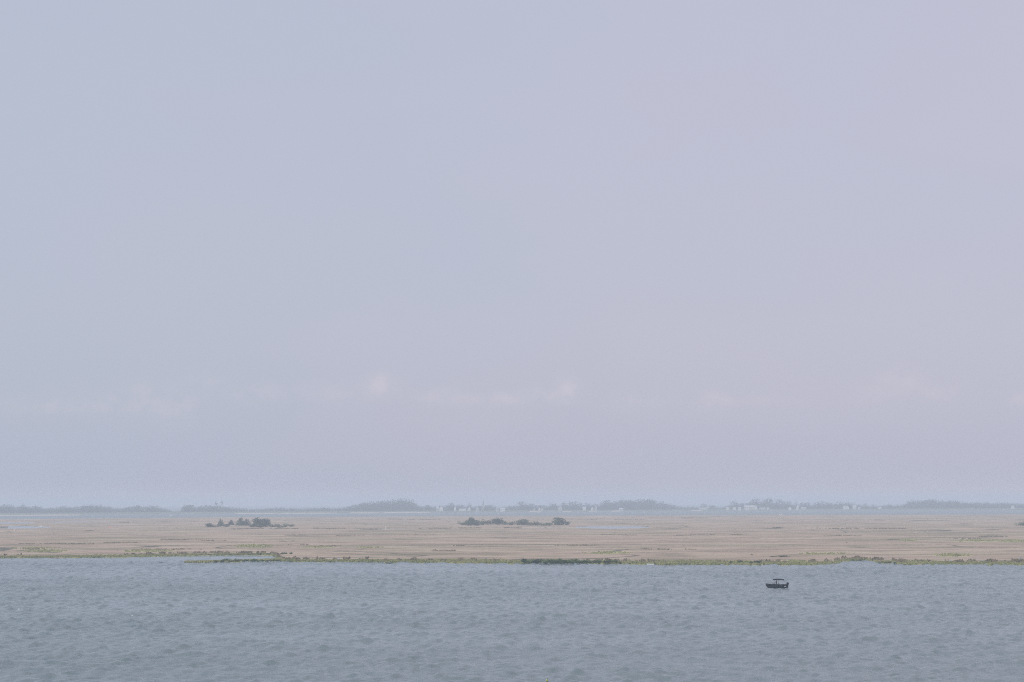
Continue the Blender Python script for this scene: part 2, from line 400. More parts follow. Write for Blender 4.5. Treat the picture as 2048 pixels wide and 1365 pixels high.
gpatch = [(505, 1094, 50, 4), (640, 1096, 40, 2), (1220, 1108, 55, 3), (2035, 1083, 40, 3.5), (1905, 1113, 45, 3.5), (740, 1097, 30, 2), (300, 1104, 70, 3), (90, 1104, 60, 3), (1820, 1082, 25, 3), (1960, 1083, 60, 3), (70, 1098, 50, 2), (1650, 1110, 60, 2)]
gp_w = []
for (px, py, hw, hh) in gpatch:
    c0 = at(px, py); gp_w.append((c0.x / c0.y, c0.y, hw / FPX, (at(px, py - hh).y - at(px, py + hh).y) / 2))
GWT = (np.array([-900, 0, 250, 370, 545, 575, 700, 850, 1040, 1240, 1320, 1600, 1672, 1757, 1800, 1900, 2048, 2900]) - 1024) / FPX
GWV = np.array([9, 8, 16, 12, 7, 15, 18, 28, 26, 16, 30, 32, 14, 4, 26, 20, 12, 14.])
def green_f(t_, y_):
    ynn = near_y(t_) + bank_wob(t_); d_ = y_ - ynn
    wdt = np.interp(t_, GWT, GWV) * (.45 + 1.1 * fbm(t_ * 150, t_ * 0 + 2, 14, 4))
    g = np.clip((1.15 - d_ / wdt) * 2.2, 0, 1) * np.clip(.1 + 2.4 * (fbm(t_ * 700, y_ / 22., 19, 3) - .28), 0, 1)
    for (t0, y0, ht, hy) in gp_w:
        q = ((t_ - t0) / ht) ** 2 + ((y_ - y0) / hy) ** 2
        g = np.maximum(g, np.clip((.9 - q + 1.2 * (fbm(t_ * 900, y_ / 14., 17, 3) - .5)), 0, 1) * .75)
    return g
att = me.attributes.new('green', 'FLOAT', 'POINT'); att.data.foreach_set('value', green_f(TT, MY).ravel().astype(np.float32))
att = me.attributes.new('creek', 'FLOAT', 'POINT'); att.data.foreach_set('value', (np.clip(CR * 1.1 + np.clip(PO + .25, 0, 1), 0, 1)).ravel().astype(np.float32))
props(link_mesh('marsh', me), kind='structure')

def ground_z(x, y): return .3 + drop(x, y)

def tufts(name, X_, Y_, Z_, hgt, wid, mat, label, cat, blades=3):
    """one joined mesh of grass tufts: each a few leaning blades"""
    n = len(X_); k = blades; X_ = np.repeat(X_, k); Y_ = np.repeat(Y_, k); Z_ = np.repeat(Z_, k)
    h = np.repeat(hgt, k) * rng.uniform(.6, 1.1, n * k); wd = np.repeat(wid, k) * rng.uniform(.6, 1.2, n * k)
    a = rng.uniform(0, math.pi, n * k); lx = rng.normal(0, .25, n * k) * h; ly = rng.normal(0, .25, n * k) * h
    ox = rng.normal(0, .5, n * k) * wd; oy = rng.normal(0, .5, n * k) * wd
    cx, cy = X_ + ox, Y_ + oy; dx, dy = np.cos(a) * wd / 2, np.sin(a) * wd / 2
    v = np.empty((n * k, 5, 3), np.float32)
    v[:, 0] = np.stack([cx - dx * .7, cy - dy * .7, Z_ - .1], 1); v[:, 1] = np.stack([cx + dx * .7, cy + dy * .7, Z_ - .1], 1)
    v[:, 2] = np.stack([cx + dx + lx * .4, cy + dy + ly * .4, Z_ + h * .55], 1); v[:, 3] = np.stack([cx + lx, cy + ly, Z_ + h], 1)
    v[:, 4] = np.stack([cx - dx + lx * .4, cy - dy + ly * .4, Z_ + h * .6], 1)
    f = np.arange(n * k * 5).reshape(-1, 5)
    o = link_mesh(name, np_mesh(name, v.reshape(-1, 3), f, mat)); props(o, label, cat, kind='stuff'); return o
def scatter(n, d0, d1, pw=1.0, tmin=-.29, tmax=.29):
    t_ = rng.uniform(tmin, tmax, n); u = rng.uniform(0, 1, n) ** pw; yn_ = near_y(t_) + bank_wob(t_) + d0
    return t_, yn_ + u * (d1 - d0)
# dry grass over the marsh, thinning out with distance where single tufts no longer show
t_, y_ = scatter(120000, 3, 700, 1.5); x_ = t_ * y_; ok = (pond_f(t_, y_) < 0) & (rng.uniform(0, 1, len(t_)) > green_f(t_, y_) * .9) & (fbm(x_ / 18., y_ / 30., 61, 3) > .44)
x_, y_ = x_[ok], y_[ok]
tufts('dry_grass', x_, y_, ground_z(x_, y_) , rng.uniform(.35, .75, len(x_)), rng.uniform(.5, 1.2, len(x_)), M_TAN, 'tan dry marsh grass covering the flat beyond the water', 'grass', 2)
# green cordgrass on the bank
t_, y_ = scatter(90000, .3, 46, 1.2); ok = rng.uniform(0, 1, len(t_)) < green_f(t_, y_); t1, y1 = t_[ok], y_[ok]
t_, y_ = scatter(120000, 40, 420); ok = rng.uniform(0, 1, len(t_)) < green_f(t_, y_) * .8; t1 = np.append(t1, t_[ok]); y1 = np.append(y1, y_[ok]); x_ = t1 * y1
z_ = drop(x_, y1) + np.clip((y1 - near_y(t1) - bank_wob(t1)) / 5., 0, 1) * .3
tufts('green_grass', x_, y1, z_, rng.uniform(.35, .8, len(x_)), rng.uniform(.4, .9, len(x_)), M_GREEN, 'bright yellow green cordgrass along the marsh bank', 'grass', 2)
# dark rushes along the creeks and in ragged clumps behind the bank
t_, y_ = scatter(500000, 8, 2100, 1.3); x_ = t_ * y_; cf_ = creek_f(x_, y_) * (fbm(x_ / 60., y_ / 60., 77, 3) > .47); ok = (rng.uniform(0, 1, len(t_)) < cf_ * .8) & (pond_f(t_, y_) < 0)
x_, y_ = x_[ok], y_[ok]; far_ = np.clip((y_ - 900) / 1500, 0, 1)
RWX = [(-200, 0), (20, .1), (60, 0), (240, 0), (255, .6), (330, .5), (360, .4), (400, .4), (500, .5), (588, .5), (592, .1), (640, .5), (720, .4), (760, .1), (800, .4), (960, .4), (1000, 0), (1240, .2), (1400, .05), (1690, .3), (1700, 1), (1795, 1), (1810, .1), (1890, .2), (1910, .9), (2000, .8), (2300, .5)]
RWT = [(a - 1024) / FPX for a, b_ in RWX]; RWV = [b_ for a, b_ in RWX]
t2, y2 = scatter(160000, 8, 34); m2 = fbm(t2 * 900, y2 / 30., 55, 4); ok = (m2 > .645) & (rng.uniform(0, 1, len(m2)) < .35) & (np.interp(t2, RWT, RWV) > rng.uniform(0, 1, len(t2))); x2, y2 = (t2 * y2)[ok], y2[ok]
x_ = np.append(x_, x2); hh = np.append(rng.uniform(.5, .9, len(y_)) + .5 * far_, rng.uniform(.7, 1.3, len(y2))); y_ = np.append(y_, y2)
# rim of taller grass at the back edge of the ponds
for (t0, y0, ht, hy) in pond_w:
    n = int(1500 + ht * 60000); tt = rng.uniform(t0 - ht, t0 + ht, n); yy = y0 + hy * np.sqrt(np.clip(1.1 - ((tt - t0) / ht) ** 2, 0, 1)) + rng.uniform(2, 14, n)
    ok = (fbm(tt * 500, yy / 50., 66, 3) > .45) & (pond_f(tt, yy) < 0); x_ = np.append(x_, (tt * yy)[ok]); y_ = np.append(y_, yy[ok]); hh = np.append(hh, rng.uniform(.7, 1.3, ok.sum()))
for (px0, px1, py, k_) in [(0, 180, 1091, 1.4), (190, 285, 1086, 1), (310, 405, 1080, 1), (150, 250, 1063, 1), (0, 22, 1055, 1), (380, 445, 1084, 1), (440, 600, 1082, 1), (420, 700, 1058.6, 1.3), (700, 775, 1059, 1), (770, 1100, 1058.2, 1.2),
                          (560, 625, 1071, .8), (650, 760, 1071, .8), (800, 885, 1071, .8), (560, 700, 1093, .8), (850, 925, 1102, .8), (1072, 1112, 1082, 1.6), (1128, 1160, 1082, 1.6), (1180, 1400, 1071.5, 1), (1380, 1570, 1070.5, 1), (1500, 1600, 1057, 1),
                          (1620, 1900, 1058, 1), (1640, 1760, 1073, .8), (1746, 1790, 1042, 1.8), (1895, 1942, 1063.5, 1.4), (1953, 2012, 1074.2, 1.8), (1735, 1800, 1081, 1.2), (1830, 1890, 1082, 1), (1910, 2048, 1080, 1), (1250, 1400, 1100, .9), (1440, 1560, 1111, .8),
                          (900, 1000, 1093, .8), (1860, 1960, 1115, .8), (1600, 1700, 1086, .8), (1700, 1850, 1064, .8), (20, 120, 1100, .9), (240, 420, 1102, .7), (230, 330, 1046, .9), (1060, 1290, 1040, .8), (690, 900, 1040, .8), (1250, 1420, 1037, .8), (300, 420, 1045, .8), (1100, 1200, 1093, .7)]:
    a_ = at(px0, py, .3); b_ = at(px1, py + rnd.uniform(-.4, .4), .3); n = int((b_ - a_).length * 3.2 * k_); u = rng.uniform(0, 1, n)
    xx = a_.x + (b_.x - a_.x) * u; yy = a_.y + (b_.y - a_.y) * u; dd = 14 + a_.y * a_.y / (CAM_H * FPX) * .35
    yy = yy + (fbm(xx / 60., xx * 0 + py, 31, 4) - .5) * dd * 5 + rng.uniform(0, 1, n) * dd * .5; ok = (fbm(xx / 16., xx * 0 + py * 3, 44, 4) > .47) & (rng.uniform(0, 1, n) < 4 * u) & (rng.uniform(0, 1, n) < 4 * (1 - u))
    x_ = np.append(x_, xx[ok]); y_ = np.append(y_, yy[ok]); hh = np.append(hh, (rng.uniform(.4, .8, ok.sum()) + .35 * (a_.y > 1400)))
tufts('dark_rushes', x_, y_, ground_z(x_, y_), hh, rng.uniform(.6, 1.2, len(x_)), M_RUSH, 'dark rushes lining the winding creeks and pond edges in the marsh', 'rushes', 2)
print('rush', len(x_))

# the thin green spit reaching left into the water
sp = [(372, 1125.6, .6), (400, 1125.4, 1.0), (430, 1124.9, 1.7), (470, 1124.2, 2.6), (520, 1123.6, 3.4), (566, 1122.5, 4.6), (590, 1121.5, 5)]
top, bot = [], []
for (px, py, hh_) in sp:
    bot.append(at(px, py + min(hh_, 1.2) * .6)); top.append(at(px, py - hh_ * .75))
v = []; f = []; nrow = 7
for i in range(len(sp)):
    for j in range(nrow):
        u = j / (nrow - 1); p = bot[i].lerp(top[i], u); e = math.sin(u * math.pi) ** .5 if 0 < u < 1 else 0
        v.append((p.x, p.y, drop(p.x, p.y) + (-.25 if e == 0 else .28 * e + rnd.uniform(-.04, .04))))
f = [(i * nrow + j, (i + 1) * nrow + j, (i + 1) * nrow + j + 1, i * nrow + j + 1) for i in range(len(sp) - 1) for j in range(nrow - 1)]
o = mesh_obj('marsh_spit', v, f, M_MARSH, None, True); props(o, kind='structure')
a_ = o.data.attributes.new('green', 'FLOAT', 'POINT'); a_.data.foreach_set('value', [.9] * len(v))
n = 9000; ii = rng.uniform(0, len(sp) - 1.001, n); i0 = ii.astype(int); fr = ii - i0; uu = rng.uniform(.1, .95, n)
B = np.array([tuple(p) for p in bot]); T = np.array([tuple(p) for p in top])
bb = B[i0] * (1 - fr)[:, None] + B[i0 + 1] * fr[:, None]; tt_ = T[i0] * (1 - fr)[:, None] + T[i0 + 1] * fr[:, None]; pp = bb + (tt_ - bb) * uu[:, None]
tufts('spit_grass', pp[:, 0], pp[:, 1], drop(pp[:, 0], pp[:, 1]) + .12, rng.uniform(.3, .7, n), rng.uniform(.4, .8, n), M_GREEN, 'green grass on the narrow spit reaching left into the water', 'grass', 2)

# ------------------------------------------------------------------ trees and shrubs
def crown_arrays(n, lobes, leaf, seed, flat=.0):
    """leaf clumps through the volume of several lobes: lobes = (cx,cy,cz,rx,ry,rz)"""
    g = np.random.default_rng(seed); lob = np.array(lobes, float); vol = lob[:, 3] * lob[:, 4] * lob[:, 5]; which = g.choice(len(lob), n, p=vol / vol.sum())
    d = g.normal(size=(n, 3)); d /= np.linalg.norm(d, axis=1)[:, None]; r = g.uniform(.35, 1.0, n) ** .5
    lump = 1 + .16 * np.sin(d[:, 0] * 7 + which) * np.cos(d[:, 2] * 6 + seed)
    c = lob[which, :3] + d * lob[which, 3:] * (r * lump)[:, None]
    a = g.normal(size=(n, 3)); a /= np.linalg.norm(a, axis=1)[:, None]; bq = np.cross(a, d + .3 * g.normal(size=(n, 3))); bq /= np.linalg.norm(bq, axis=1)[:, None]; a = np.cross(bq, d) * .7 + a * .3
    s = leaf * g.uniform(.5, 1.25, n)[:, None]
    v = np.stack([c - a * s, c - bq * s * .55, c + a * s, c + bq * s * .6], 1)
    return v.reshape(-1, 3), np.arange(n * 4).reshape(-1, 4)
def crown_mesh(name, n, lobes, leaf, seed, mat):
    v, f = crown_arrays(n, lobes, leaf, seed); return np_mesh(name, v, f, mat)
def round_lobes(seed, k=9):
    g = random.Random(seed); L_ = [(0, 0, .50, .36, .36, .38), (0, 0, .22, .38, .38, .22)]
    for i in range(k):
        a = g.uniform(0, 6.28); rr = g.uniform(.12, .32); z = g.uniform(.15, .78); s = g.uniform(.14, .24) * (1 - .35 * max(0, z - .5) * 2)
        L_.append((math.cos(a) * rr, math.sin(a) * rr, z, s, s, s * .85))
    return L_
def cone_lobes(seed):
    g = random.Random(seed)
    return [(g.uniform(-.03, .03), g.uniform(-.03, .03), z, r_ * g.uniform(.85, 1.15), r_, .13) for z, r_ in ((.10, .42), (.22, .44), (.36, .38), (.5, .31), (.64, .24), (.78, .17), (.9, .10))]
def low_lobes(seed, k=8):
    g = random.Random(seed)
    return [(g.uniform(-.42, .42), g.uniform(-.3, .3), g.uniform(.22, .62), g.uniform(.14, .26), g.uniform(.14, .26), g.uniform(.20, .36)) for _ in range(k)] + [(0, 0, .25, .4, .3, .25)]
def trunk_mb(h, r, seed, top=.75, limbs=4):
    g = random.Random(seed); m = MB(); m.tube([(0, 0, -.03), (g.uniform(-.02, .02), g.uniform(-.02, .02), h * .4), (g.uniform(-.04, .04), g.uniform(-.04, .04), h * top)], [r, r * .75, r * .3], 6)
    for i in range(limbs):
        a = g.uniform(0, 6.28); z = h * g.uniform(.3, .55); m.tube([(0, 0, z), (math.cos(a) * .1, math.sin(a) * .1, z + .1), (math.cos(a) * .24, math.sin(a) * .24, z + .2)], [r * .5, r * .35, r * .15], 5)
    return m
VAR = {}
for kind, mk, leaf, n, mat, lob in (('far_round', 4, .06, 420, M_FAR, round_lobes), ('cedar', 3, .08, 700, M_CEDAR, cone_lobes), ('shrub', 4, .09, 420, M_SHRUB, low_lobes), ('olive', 3, .09, 420, M_OLIVE, low_lobes), ('near_round', 3, .08, 760, M_CEDAR, round_lobes), ('far_cone', 2, .05, 320, M_FAR, cone_lobes)):
    VAR[kind] = [(crown_mesh('crown', n, lob(s + 3), leaf, s + 10, mat), MB()) for s in range(mk)]
TR = []
for s in range(3):
    m = trunk_mb(1, .03, s); me = bpy.data.meshes.new('trunk'); me.from_pydata([tuple(v) for v in m.v], [], m.f); me.materials.append(M_BARK); TR.append(me)
m = MB()
for i in range(5):
    a = i * 1.3; m.tube([(0, 0, -.05), (math.cos(a) * .12, math.sin(a) * .1, .2), (math.cos(a) * .3, math.sin(a) * .22, .5)], [.02, .014, .006], 5)
STEM = bpy.data.meshes.new('stem'); STEM.from_pydata([tuple(v) for v in m.v], [], m.f); STEM.materials.append(M_BARK)
def plant(name, kind, p, hgt, wid, label, cat, group=None, i=0, unit=1.0):
    e = empty(name, p, label, cat, group, rnd.uniform(0, 6.28)); me = VAR[kind][i % len(VAR[kind])][0]
    c = link_mesh('crown' if cat == 'tree' else 'foliage', me, e); c.scale = (wid, wid, hgt)
    tr = link_mesh('trunk' if cat == 'tree' else 'stem', TR[i % 3] if cat == 'tree' else STEM, e); tr.scale = (wid * 1.0, wid * 1.0, hgt)
    return e
def plant_px(name, kind, x0, x1, ytop, ybase, label, cat='shrub', group=None, i=0, sink=.0):
    if ybase < 1060: wx = (x1 - x0) * .10; x0 -= wx; x1 += wx; ytop -= .8
    p = at((x0 + x1) / 2, ybase, .25); q = ppm(p)
    return plant(name, kind, p - Vector((0, 0, sink)), (ybase - ytop) / q / .95, (x1 - x0) / q / .82, label, cat, group, i)

# cedar hummock on the left of the marsh
G = 'trees and shrubs of the left marsh hummock'
for a in [('shrub', 'near_round', 411, 425, 1047, 1055, 'low dark shrub at the left end of the left marsh hummock', 'shrub'),
          ('shrub', 'olive', 422, 437, 1051, 1055, 'low olive scrub between the first bush and first cedar of the left hummock', 'shrub'),
          ('cedar_tree', 'cedar', 435, 448, 1039, 1053, 'small pointed cedar, leftmost cedar of the left marsh hummock', 'tree'),
          ('shrub', 'olive', 446, 460, 1048, 1054, 'low olive bush between the two small cedars of the left hummock', 'shrub'),
          ('cedar_tree', 'cedar', 456, 469, 1041, 1051, 'small dark cedar, second from the left on the left marsh hummock', 'tree'),
          ('cedar_tree', 'cedar', 472, 490, 1036, 1052, 'broad dark cedar in the middle of the left marsh hummock', 'tree'),
          ('cedar_tree', 'cedar', 484, 502, 1039, 1052, 'shorter cedar leaning on the broad cedar of the left hummock', 'tree'),
          ('shrub', 'shrub', 497, 511, 1048, 1055, 'low scrub before the tallest trees of the left marsh hummock', 'shrub'),
          ('bushy_tree', 'near_round', 505, 524, 1034.5, 1055, 'tallest bushy tree of the left marsh hummock', 'tree'),
          ('bushy_tree', 'near_round', 520, 543, 1036, 1054, 'wide bushy tree at the right of the tallest on the left hummock', 'tree'),
          ('shrub', 'olive', 512, 532, 1044, 1056, 'paler shrub in front of the tallest tree of the left hummock', 'shrub'),
          ('shrub', 'olive', 538, 556, 1048, 1055, 'grey green scrub at the right foot of the left hummock trees', 'shrub'),
          ('shrub', 'olive', 553, 566, 1051, 1056, 'flat scrub right of the left hummock trees', 'shrub'),
          ('shrub', 'shrub', 567, 575, 1047, 1055, 'small lone shrub right of the left hummock', 'shrub'),
          ('shrub', 'shrub', 576, 588, 1048, 1054, 'last dark shrub on the far right of the left hummock', 'shrub')]:
    plant_px(a[0], a[1], *a[2:6], a[6], a[7], G, i=a[2])
G = 'trees and shrubs of the middle marsh hummock'
for a in [('shrub', 'olive', 918, 934, 1043, 1051, 'low sloping shrub at the left end of the middle hummock', 'shrub'),
          ('bushy_tree', 'near_round', 928, 946, 1039, 1052, 'rounded bushy tree at the left of the middle hummock', 'tree'),
          ('bushy_tree', 'near_round', 937, 950, 1034, 1050, 'tallest tree at the left end of the middle hummock', 'tree'),
          ('bushy_tree', 'near_round', 944, 960, 1040, 1052, 'dark rounded tree right of the tallest on the middle hummock', 'tree'),
          ('shrub', 'shrub', 958, 970, 1042, 1051, 'grey green bush in the left half of the middle hummock', 'shrub'),
          ('bushy_tree', 'olive', 966, 984, 1038.5, 1050, 'broad grey green tree left of the dark centre tree of the middle hummock', 'tree'),
          ('bushy_tree', 'near_round', 982, 1006, 1036, 1050, 'broad dark tree at the centre of the middle hummock', 'tree'),
          ('shrub', 'shrub', 1002, 1017, 1042, 1050, 'low shrub right of the centre tree of the middle hummock', 'shrub'),
          ('shrub', 'olive', 1012, 1028, 1043, 1051, 'low olive shrub in the gap of the middle hummock', 'shrub'),
          ('bushy_tree', 'olive', 1027, 1044, 1039, 1051, 'olive bushy tree right of the gap in the middle hummock', 'tree'),
          ('bushy_tree', 'near_round', 1040, 1058, 1038.5, 1051, 'round topped tree in the right half of the middle hummock', 'tree'),
          ('shrub', 'olive', 1056, 1070, 1043, 1052, 'olive brown shrub in the right half of the middle hummock', 'shrub'),
          ('shrub', 'olive', 1068, 1081, 1042, 1052, 'yellowish shrub before the right end of the middle hummock', 'shrub'),
          ('shrub', 'shrub', 1080, 1097, 1047, 1052, 'low scrub between the yellowish shrub and lone right tree', 'shrub'),
          ('shrub', 'shrub', 1094, 1104, 1045, 1052, 'small dark bush beside the lone right tree of middle hummock', 'shrub'),
          ('bushy_tree', 'near_round', 1104, 1128, 1034, 1051, 'dense dark tree standing apart at the right of the middle hummock', 'tree'),
          ('shrub', 'olive', 1124, 1140, 1041, 1051, 'thin grey shrub at the right foot of the dense lone tree', 'shrub'),
          ('shrub', 'shrub', 2036, 2062, 1044, 1052, 'dark bush cut by the right edge of the picture', 'shrub'),
          ('shrub', 'olive', 1556, 1575, 1110, 1115.5, 'small dark bush on the marsh just above the moored boat', 'shrub'),
          ('shrub', 'olive', 1540, 1558, 1112, 1115, 'flat brown bush left of the bush above the boat', 'shrub')]:
    plant_px(a[0], a[1], *a[2:6], a[6], a[7], G if a[2] < 1200 else None, i=a[2])
# shrubs along the bank
def row(x0, x1, n, hmin, hmax, yb, wmin, wmax, kinds, label, group):
    ORD = ['leftmost', 'second', 'third', 'fourth', 'fifth', 'sixth', 'seventh', 'eighth', 'ninth', 'tenth', 'eleventh', 'twelfth', 'thirteenth', 'fourteenth', 'fifteenth', 'sixteenth', 'seventeenth', 'eighteenth', 'nineteenth', 'twentieth', 'twenty first', 'twenty second']
    for k in range(n):
        x = x0 + (x1 - x0) * (k + rnd.uniform(.2, .8)) / n; wv = rnd.uniform(wmin, wmax); h = rnd.uniform(hmin, hmax); y = yb(x) + rnd.uniform(-1.2, .4)
        plant_px('shrub', rnd.choice(kinds), x - wv / 2, x + wv / 2, y - h, y, label + (', leftmost of them' if k == 0 else ', rightmost of them' if k == n - 1 else ', ' + ORD[k] + ' from left'), 'shrub', group, i=k)
row(1044, 1172, 22, 7, 11.5, lambda x: 1127.5, 9, 15, ['shrub', 'shrub', 'shrub', 'near_round'], 'dark shrub in the dense bank row below the middle hummock', 'shrubs of the dense bank row')
row(1170, 1236, 9, 6.5, 10, lambda x: 1127.5, 9, 14, ['shrub', 'shrub', 'olive'], 'dark shrub continuing the dense bank row towards the white skiff', 'shrubs at the right of the bank row')
row(1236, 1300, 6, 3, 6.5, lambda x: 1127, 6, 10, ['shrub', 'olive'], 'small shrub on the bank left of the white skiff', 'small shrubs left of the skiff')
row(430, 560, 17, 4.5, 8, lambda x: 1124.2, 6, 13, ['shrub', 'olive', 'shrub'], 'low dark shrub on the narrow spit at the left', 'shrubs on the left spit')
row(500, 585, 10, 2.5, 5.5, lambda x: 1110, 6, 10, ['shrub', 'olive'], 'brownish shrub behind the left inlet above the spit', 'shrubs behind the left inlet')
row(360, 500, 12, 1.5, 3, lambda x: 1111, 5, 10, ['olive'], 'low brown scrub behind the left inlet water', 'low scrub on the inlet bank')
row(250, 330, 6, 2, 4, lambda x: 1109.5, 5, 10, ['olive', 'shrub'], 'low dark scrub on the far left bank', 'low scrub at the far left')
row(570, 800, 20, 1.8, 4, lambda x: 1123.5 + (x - 570) * .004, 4, 10, ['olive', 'shrub'], 'small shrub in the green bank right of the spit', 'small shrubs right of the spit')
row(800, 960, 9, 1.8, 3, lambda x: 1124, 4, 9, ['olive'], 'low brown tufted shrub in the bright green bank', 'brown shrubs in the green bank')
row(1690, 1760, 8, 2, 4, lambda x: 1121.5, 5, 9, ['olive', 'shrub'], 'low brown shrub behind the right inlet', 'shrubs at the right inlet')
row(1756, 1800, 5, 3, 5, lambda x: 1127.5, 7, 12, ['shrub', 'olive'], 'dark shrub on the point right of the right inlet', 'shrubs on the right point')
row(1900, 2048, 13, 2.5, 6, lambda x: 1127, 4, 9, ['olive', 'shrub'], 'scattered dark shrub on the right hand bank', 'scattered shrubs at the right bank')
for a in [(1458, 1466, 1122, 1128.3, 'small dark round bush, leftmost of three on the bank above the boat'), (1476, 1487, 1121, 1128.3, 'larger dark round bush, middle of three on the bank above the boat'),
          (1496, 1508, 1123.5, 1128.8, 'low spreading dark bush left of the rightmost bank bush'), (1507, 1523, 1121, 1128.5, 'widest dark bush, rightmost on the bank above the boat'),
          (1420, 1430, 1124, 1128, 'small olive bush on the bank left of the dark round bushes'), (1546, 1552, 1124, 1127.5, 'tiny bush on the green bank above the boat stern')]:
    plant_px('shrub', 'olive' if 'olive' in a[4] else 'near_round', *a[:4], a[4], 'shrub', 'round bushes on the bank above the boat', i=a[0])

# ------------------------------------------------------------------ far shore
base_px = lambda x: np.interp(x, [-200, 0, 300, 700, 1000, 1500, 2048, 2300], [1031, 1030, 1028, 1026, 1024.5, 1021.5, 1020, 1019])
v = []; f = []; xsn = np.concatenate([np.arange(-1500, -100, 70), np.arange(-100, 2160, 12), np.arange(2160, 3600, 70)])
for i, x in enumerate(xsn):
    p = at(x, float(base_px(x)) + .4 * math.sin(x * .05) + .3 * math.sin(x * .13)); dr = Vector((p.x, p.y, 0)).normalized()
    for j, (dd, zz) in enumerate(((-6, -1.0), (0, .2), (14, 1.2), (120, 1.8), (700, 2.2), (760, -1.5))):
        q = p + dr * dd; v.append((q.x, q.y, drop(q.x, q.y) + zz))
f = [(i * 6 + j, (i + 1) * 6 + j, (i + 1) * 6 + j + 1, i * 6 + j + 1) for i in range(len(xsn) - 1) for j in range(5)]
props(mesh_obj('far_shore', v, f, M_ISLE, None, True), kind='structure')
# pale sand strips at the waterline
for (x0, x1, dy, hh_) in [(-20, 165, 2.2, .9), (470, 560, 1.2, .7), (560, 675, 1.2, .6), (700, 760, 1.0, .9), (765, 862, .8, .8), (1058, 1084, .3, .9), (1125, 1145, .4, .6), (1170, 1195, .2, .6), (1222, 1245, .2, .8), (1380, 1415, .2, .7), (1520, 1560, -.4, .8)]:
    v = []; n = 13
    for i in range(n):
        x = x0 + (x1 - x0) * i / (n - 1); y = float(base_px(x)) + dy; e = math.sin(math.pi * i / (n - 1)) ** .5 + .02
        a = at(x, y + hh_ * .5 * e); bq = at(x, y - hh_ * .5 * e)
        for j, zz in enumerate((-.5, .9, 1.5, -.6)):
            u = (0, .15, .85, 1)[j]; q = a.lerp(bq, u); v.append((q.x, q.y, drop(q.x, q.y) + zz))
    props(mesh_obj('beach', v, [(i * 4 + j, (i + 1) * 4 + j, (i + 1) * 4 + j + 1, i * 4 + j + 1) for i in range(n - 1) for j in range(3)], M_SAND, None, True), kind='structure')

PROFILE = [(-60, 1012), (0, 1012), (15, 1011), (36, 1014), (50, 1014), (65, 1014), (72, 1013), (85, 1017), (100, 1018), (108, 1016), (122, 1013.5), (140, 1015), (155, 1014), (175, 1011), (200, 1010.5), (206, 1014), (215, 1013), (225, 1017), (245, 1018),
           (258, 1014), (266, 1013), (282, 1014), (300, 1014), (308, 1012), (318, 1016), (330, 1018), (341, 1022), (345, 1026), (360, 1026), (364, 1014), (378, 1011), (388, 1015), (395, 1013), (425, 1012), (455, 1014), (462, 1017), (470, 1015), (478, 1019),
           (486, 1017), (500, 1020), (520, 1019), (560, 1016), (575, 1018), (620, 1018), (648, 1016), (665, 1018), (690, 1016), (707, 1010), (730, 1006), (760, 1003), (780, 1001), (800, 999), (815, 999), (825, 1003), (835, 1010), (845, 1013), (860, 1015), (875, 1013),
           (900, 1012), (925, 1014), (950, 1014), (960, 1012), (1000, 1018), (1020, 1013), (1060, 1011), (1090, 1014), (1130, 1010), (1175, 1011), (1195, 1011), (1205, 1004), (1213, 1001), (1225, 1005), (1245, 999), (1270, 1001), (1285, 1001), (1295, 997), (1304, 998),
           (1312, 1007), (1325, 1005), (1345, 1010), (1365, 1015), (1380, 1015), (1395, 1016), (1440, 1017), (1455, 1013), (1490, 1009), (1500, 1005), (1525, 1004), (1545, 1005), (1565, 1008), (1600, 1011), (1618, 1012), (1630, 1010), (1660, 1009), (1700, 1010), (1725, 1012), (1740, 1014),
           (1755, 1014), (1775, 1010), (1790, 1012), (1810, 1009), (1818, 1003), (1840, 1001), (1860, 999), (1875, 1001), (1900, 1003), (1915, 1001), (1925, 1005), (1975, 1005), (1985, 1007), (2000, 1006), (2020, 1006), (2048, 1008), (2110, 1008)]
PX = [p[0] for p in PROFILE]; PY = [p[1] for p in PROFILE]
protos = [crown_arrays(170, round_lobes(s + 3), .085, s + 10) for s in range(5)]
def wood(x0, x1, label, step=4.8):
    VV = []; FF = []; off = 0
    for rowk, (back, lowr) in enumerate(((40, 0.70), (140, 0.9), (260, 1.0))):
        x = x0 + rowk * 3
        while x < x1:
            yb = float(base_px(x)) - 1.0; p = at(x, yb); p = p + Vector((p.x, p.y, 0)).normalized() * back; q = ppm(p)
            hp = (yb - np.interp(x, PX, PY)) * lowr * rnd.uniform(.98, 1.14)
            if hp > 1.2:
                hm = hp / q / .93; wm_ = max(hm * .9, 7) * rnd.uniform(.8, 1.3); vv, ff = protos[rnd.randrange(5)]
                a = rnd.uniform(0, 6.28); ca, sa = math.cos(a), math.sin(a); vv2 = np.empty_like(vv)
                vv2[:, 0] = (vv[:, 0] * ca - vv[:, 1] * sa) * wm_ + p.x; vv2[:, 1] = (vv[:, 0] * sa + vv[:, 1] * ca) * wm_ + p.y; vv2[:, 2] = (vv[:, 2] - .12) * 1.12 * hm + drop(p.x, p.y) + 1
                VV.append(vv2); FF.append(ff + off); off += len(vv)
            x += step * rnd.uniform(.7, 1.3)
    o = link_mesh('distant_wood', np_mesh('distant_wood', np.concatenate(VV), np.concatenate(FF), M_FAR)); props(o, label, 'wood', kind='stuff')
wood(-60, 344, 'hazy wood on the far shore at the left edge, behind the sand line')
wood(360, 470, 'hazy wood on the far shore around the two tall bare trees')
wood(470, 700, 'low thin hazy wood on the far shore above the left hummock')
wood(698, 842, 'high domed wood on the far shore left of the village')
wood(842, 1200, 'low undergrowth behind the white houses of the far village')
wood(1200, 1395, 'long high wood on the far shore right of the middle hummock')
